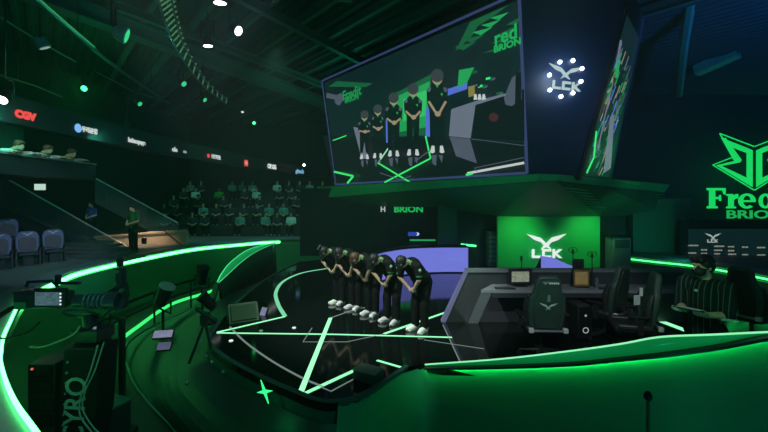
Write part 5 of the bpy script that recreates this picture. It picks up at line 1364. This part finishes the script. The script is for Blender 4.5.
def floor_lamp(label, px, py, Y, zb, s=1.0, cap_=None, aim=(.4, -.3, .5)):
    c = P(px, py, Y); t = thing('stage_lamp', label, 'stage lamp', (c.x, c.y, zb)); d = V(aim).normalized(); R = rot_to(d, (0, 1, .1)); M = Matrix.Translation(c) @ R.to_4x4()
    q = MB(); q.lathe([(.08 * s, -.22 * s), (.12 * s, -.18 * s), (.13 * s, .1 * s), (.15 * s, .2 * s), (.13 * s, .22 * s)], M, 16); q.build('barrel', BLACK, t)
    q = MB(); q.lathe([(.135 * s, .205 * s), (.155 * s, .21 * s), (.155 * s, .24 * s), (.10 * s, .245 * s)], M, 16); q.build('front_rim', cap_ or METAL, t)
    x = R @ V((1, 0, 0)) * .17 * s; lo = c + V((0, 0, -.28 * s)); q = MB(); q.tube([c + x, lo + x, lo - x, c - x], .022 * s, 6); q.build('yoke', METAL, t)
    q = MB(); q.tube([lo, V((c.x, c.y, zb + .03))], .03, 8); q.lathe([(.2 * s, 0), (.2 * s, .03), (.05, .05)], Matrix.Translation((c.x, c.y, zb)), 16); q.build('stand', METAL, t)


floor_lamp('black stage lamp with a pale rim on the dark skirt left of the stage', 163, 296, 9.2, -.66, 1.15, mat('rim_pale', (.55, .6, .6), .4), (.45, -.1, .9))
floor_lamp('black stage lamp in the trench near the curved glowing fin', 202, 276, 11.6, -1.0, 1.2, None, (.2, -.2, .9))
floor_lamp('dark stage lamp low on the rim right of the trench lamps', 208, 302, 9.0, -.38, .9, None, (-.5, -.3, .7))
# tripod with folded gear on the skirt corner
t = thing('tripod', 'black tripod with grey fittings on the dark skirt left of the star tip', 'tripod', P(205, 350, 6.2))
hb = P(205, 322, 6.2)
for dx, dz, dy in ((-.20, -.60, -.1), (.12, -.40, -.05), (-.02, -.45, .25)): q = MB(); q.tube([hb, hb + V((dx, dy, dz))], .022, 6); q.build('leg', BLACK, t)
q = MB(); q.box(hb + V((0, 0, .06)), (.12, .12, .12)); q.cap(hb + V((-.12, 0, .2)), hb + V((.16, 0, .02)), .035); q.build('head', BLACK, t, bevel=.01)
for x, y in ((206, 356), (223, 372), (212, 362), (187, 383)): q = MB(); q.ball(P(x, y, 5.7), .03); tag(q.build('clamp_knob', GREYMETAL), {206: 'grey knob just below the tripod', 223: 'grey knob on the front rim right of the tripod', 212: 'small grey knob between tripod and rim', 187: 'lowest grey knob on the dark skirt'}[x], 'knob')
# lit panel at the stage edge; two skirt panels stand in for LED reflections
def slant_panel(label, px, py, Y, w_, h_, mt, rz=0, tilt=.9):
    c = P(px, py, Y); t = thing('slant_panel_or_reflection', label, 'monitor', c, rz); M = frame((0, 0, 0), (1, 0, 0), (0, math.cos(tilt), math.sin(tilt)))
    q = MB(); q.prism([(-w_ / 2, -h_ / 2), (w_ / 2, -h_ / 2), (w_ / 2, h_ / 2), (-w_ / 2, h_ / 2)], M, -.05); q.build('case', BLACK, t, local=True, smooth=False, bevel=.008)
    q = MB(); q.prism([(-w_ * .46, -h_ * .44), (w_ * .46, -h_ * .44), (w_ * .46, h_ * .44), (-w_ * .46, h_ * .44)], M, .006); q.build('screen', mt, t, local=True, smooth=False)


VD = emis('violet_glow', (.20, .21, .32), 1, .5, 8)
slant_panel('upper pale violet LED reflection lying on the dark skirt left of the stage', 163, 334, 7.6, .36, .17, VD, .2, .7)
slant_panel('lower dim violet LED reflection lying on the dark skirt left of the stage', 164, 346, 7.3, .24, .17, emis('violet_dimmer', (.08, .09, .15), 1, .5, 8), .2, .7)
slant_panel('small pale violet monitor at the stage edge behind the left star tip', 263, 313, 8.35, .16, .26, VD, -.5, 1.1)
t = thing('wedge_speaker', 'low dark wedge speaker with a green lit face at the left stage edge', 'speaker', G(243, 320), .5)
q = MB(); q.slab([V((-.28, -.2, 0)), V((.28, -.2, 0)), V((.28, .2, 0)), V((-.28, .2, 0))], (0, 0, .02)); q.prism([(-.2, 0), (.2, 0), (.2, .30), (.02, .34)], frame((-.28, 0, 0), (0, 1, 0), (0, 0, 1)), .56); q.build('cabinet', mat('wedge_green', (.008, .05, .022), .45), t, local=True, smooth=False)
q = MB(); q.slab([V((-.24, -.185, .05)), V((.24, -.185, .05)), V((.24, -.02, .30)), V((-.24, -.02, .30))], V((0, -.02, .013))); q.build('grille', mat('grille_dark', (.006, .045, .018), .6), t, local=True, smooth=False)
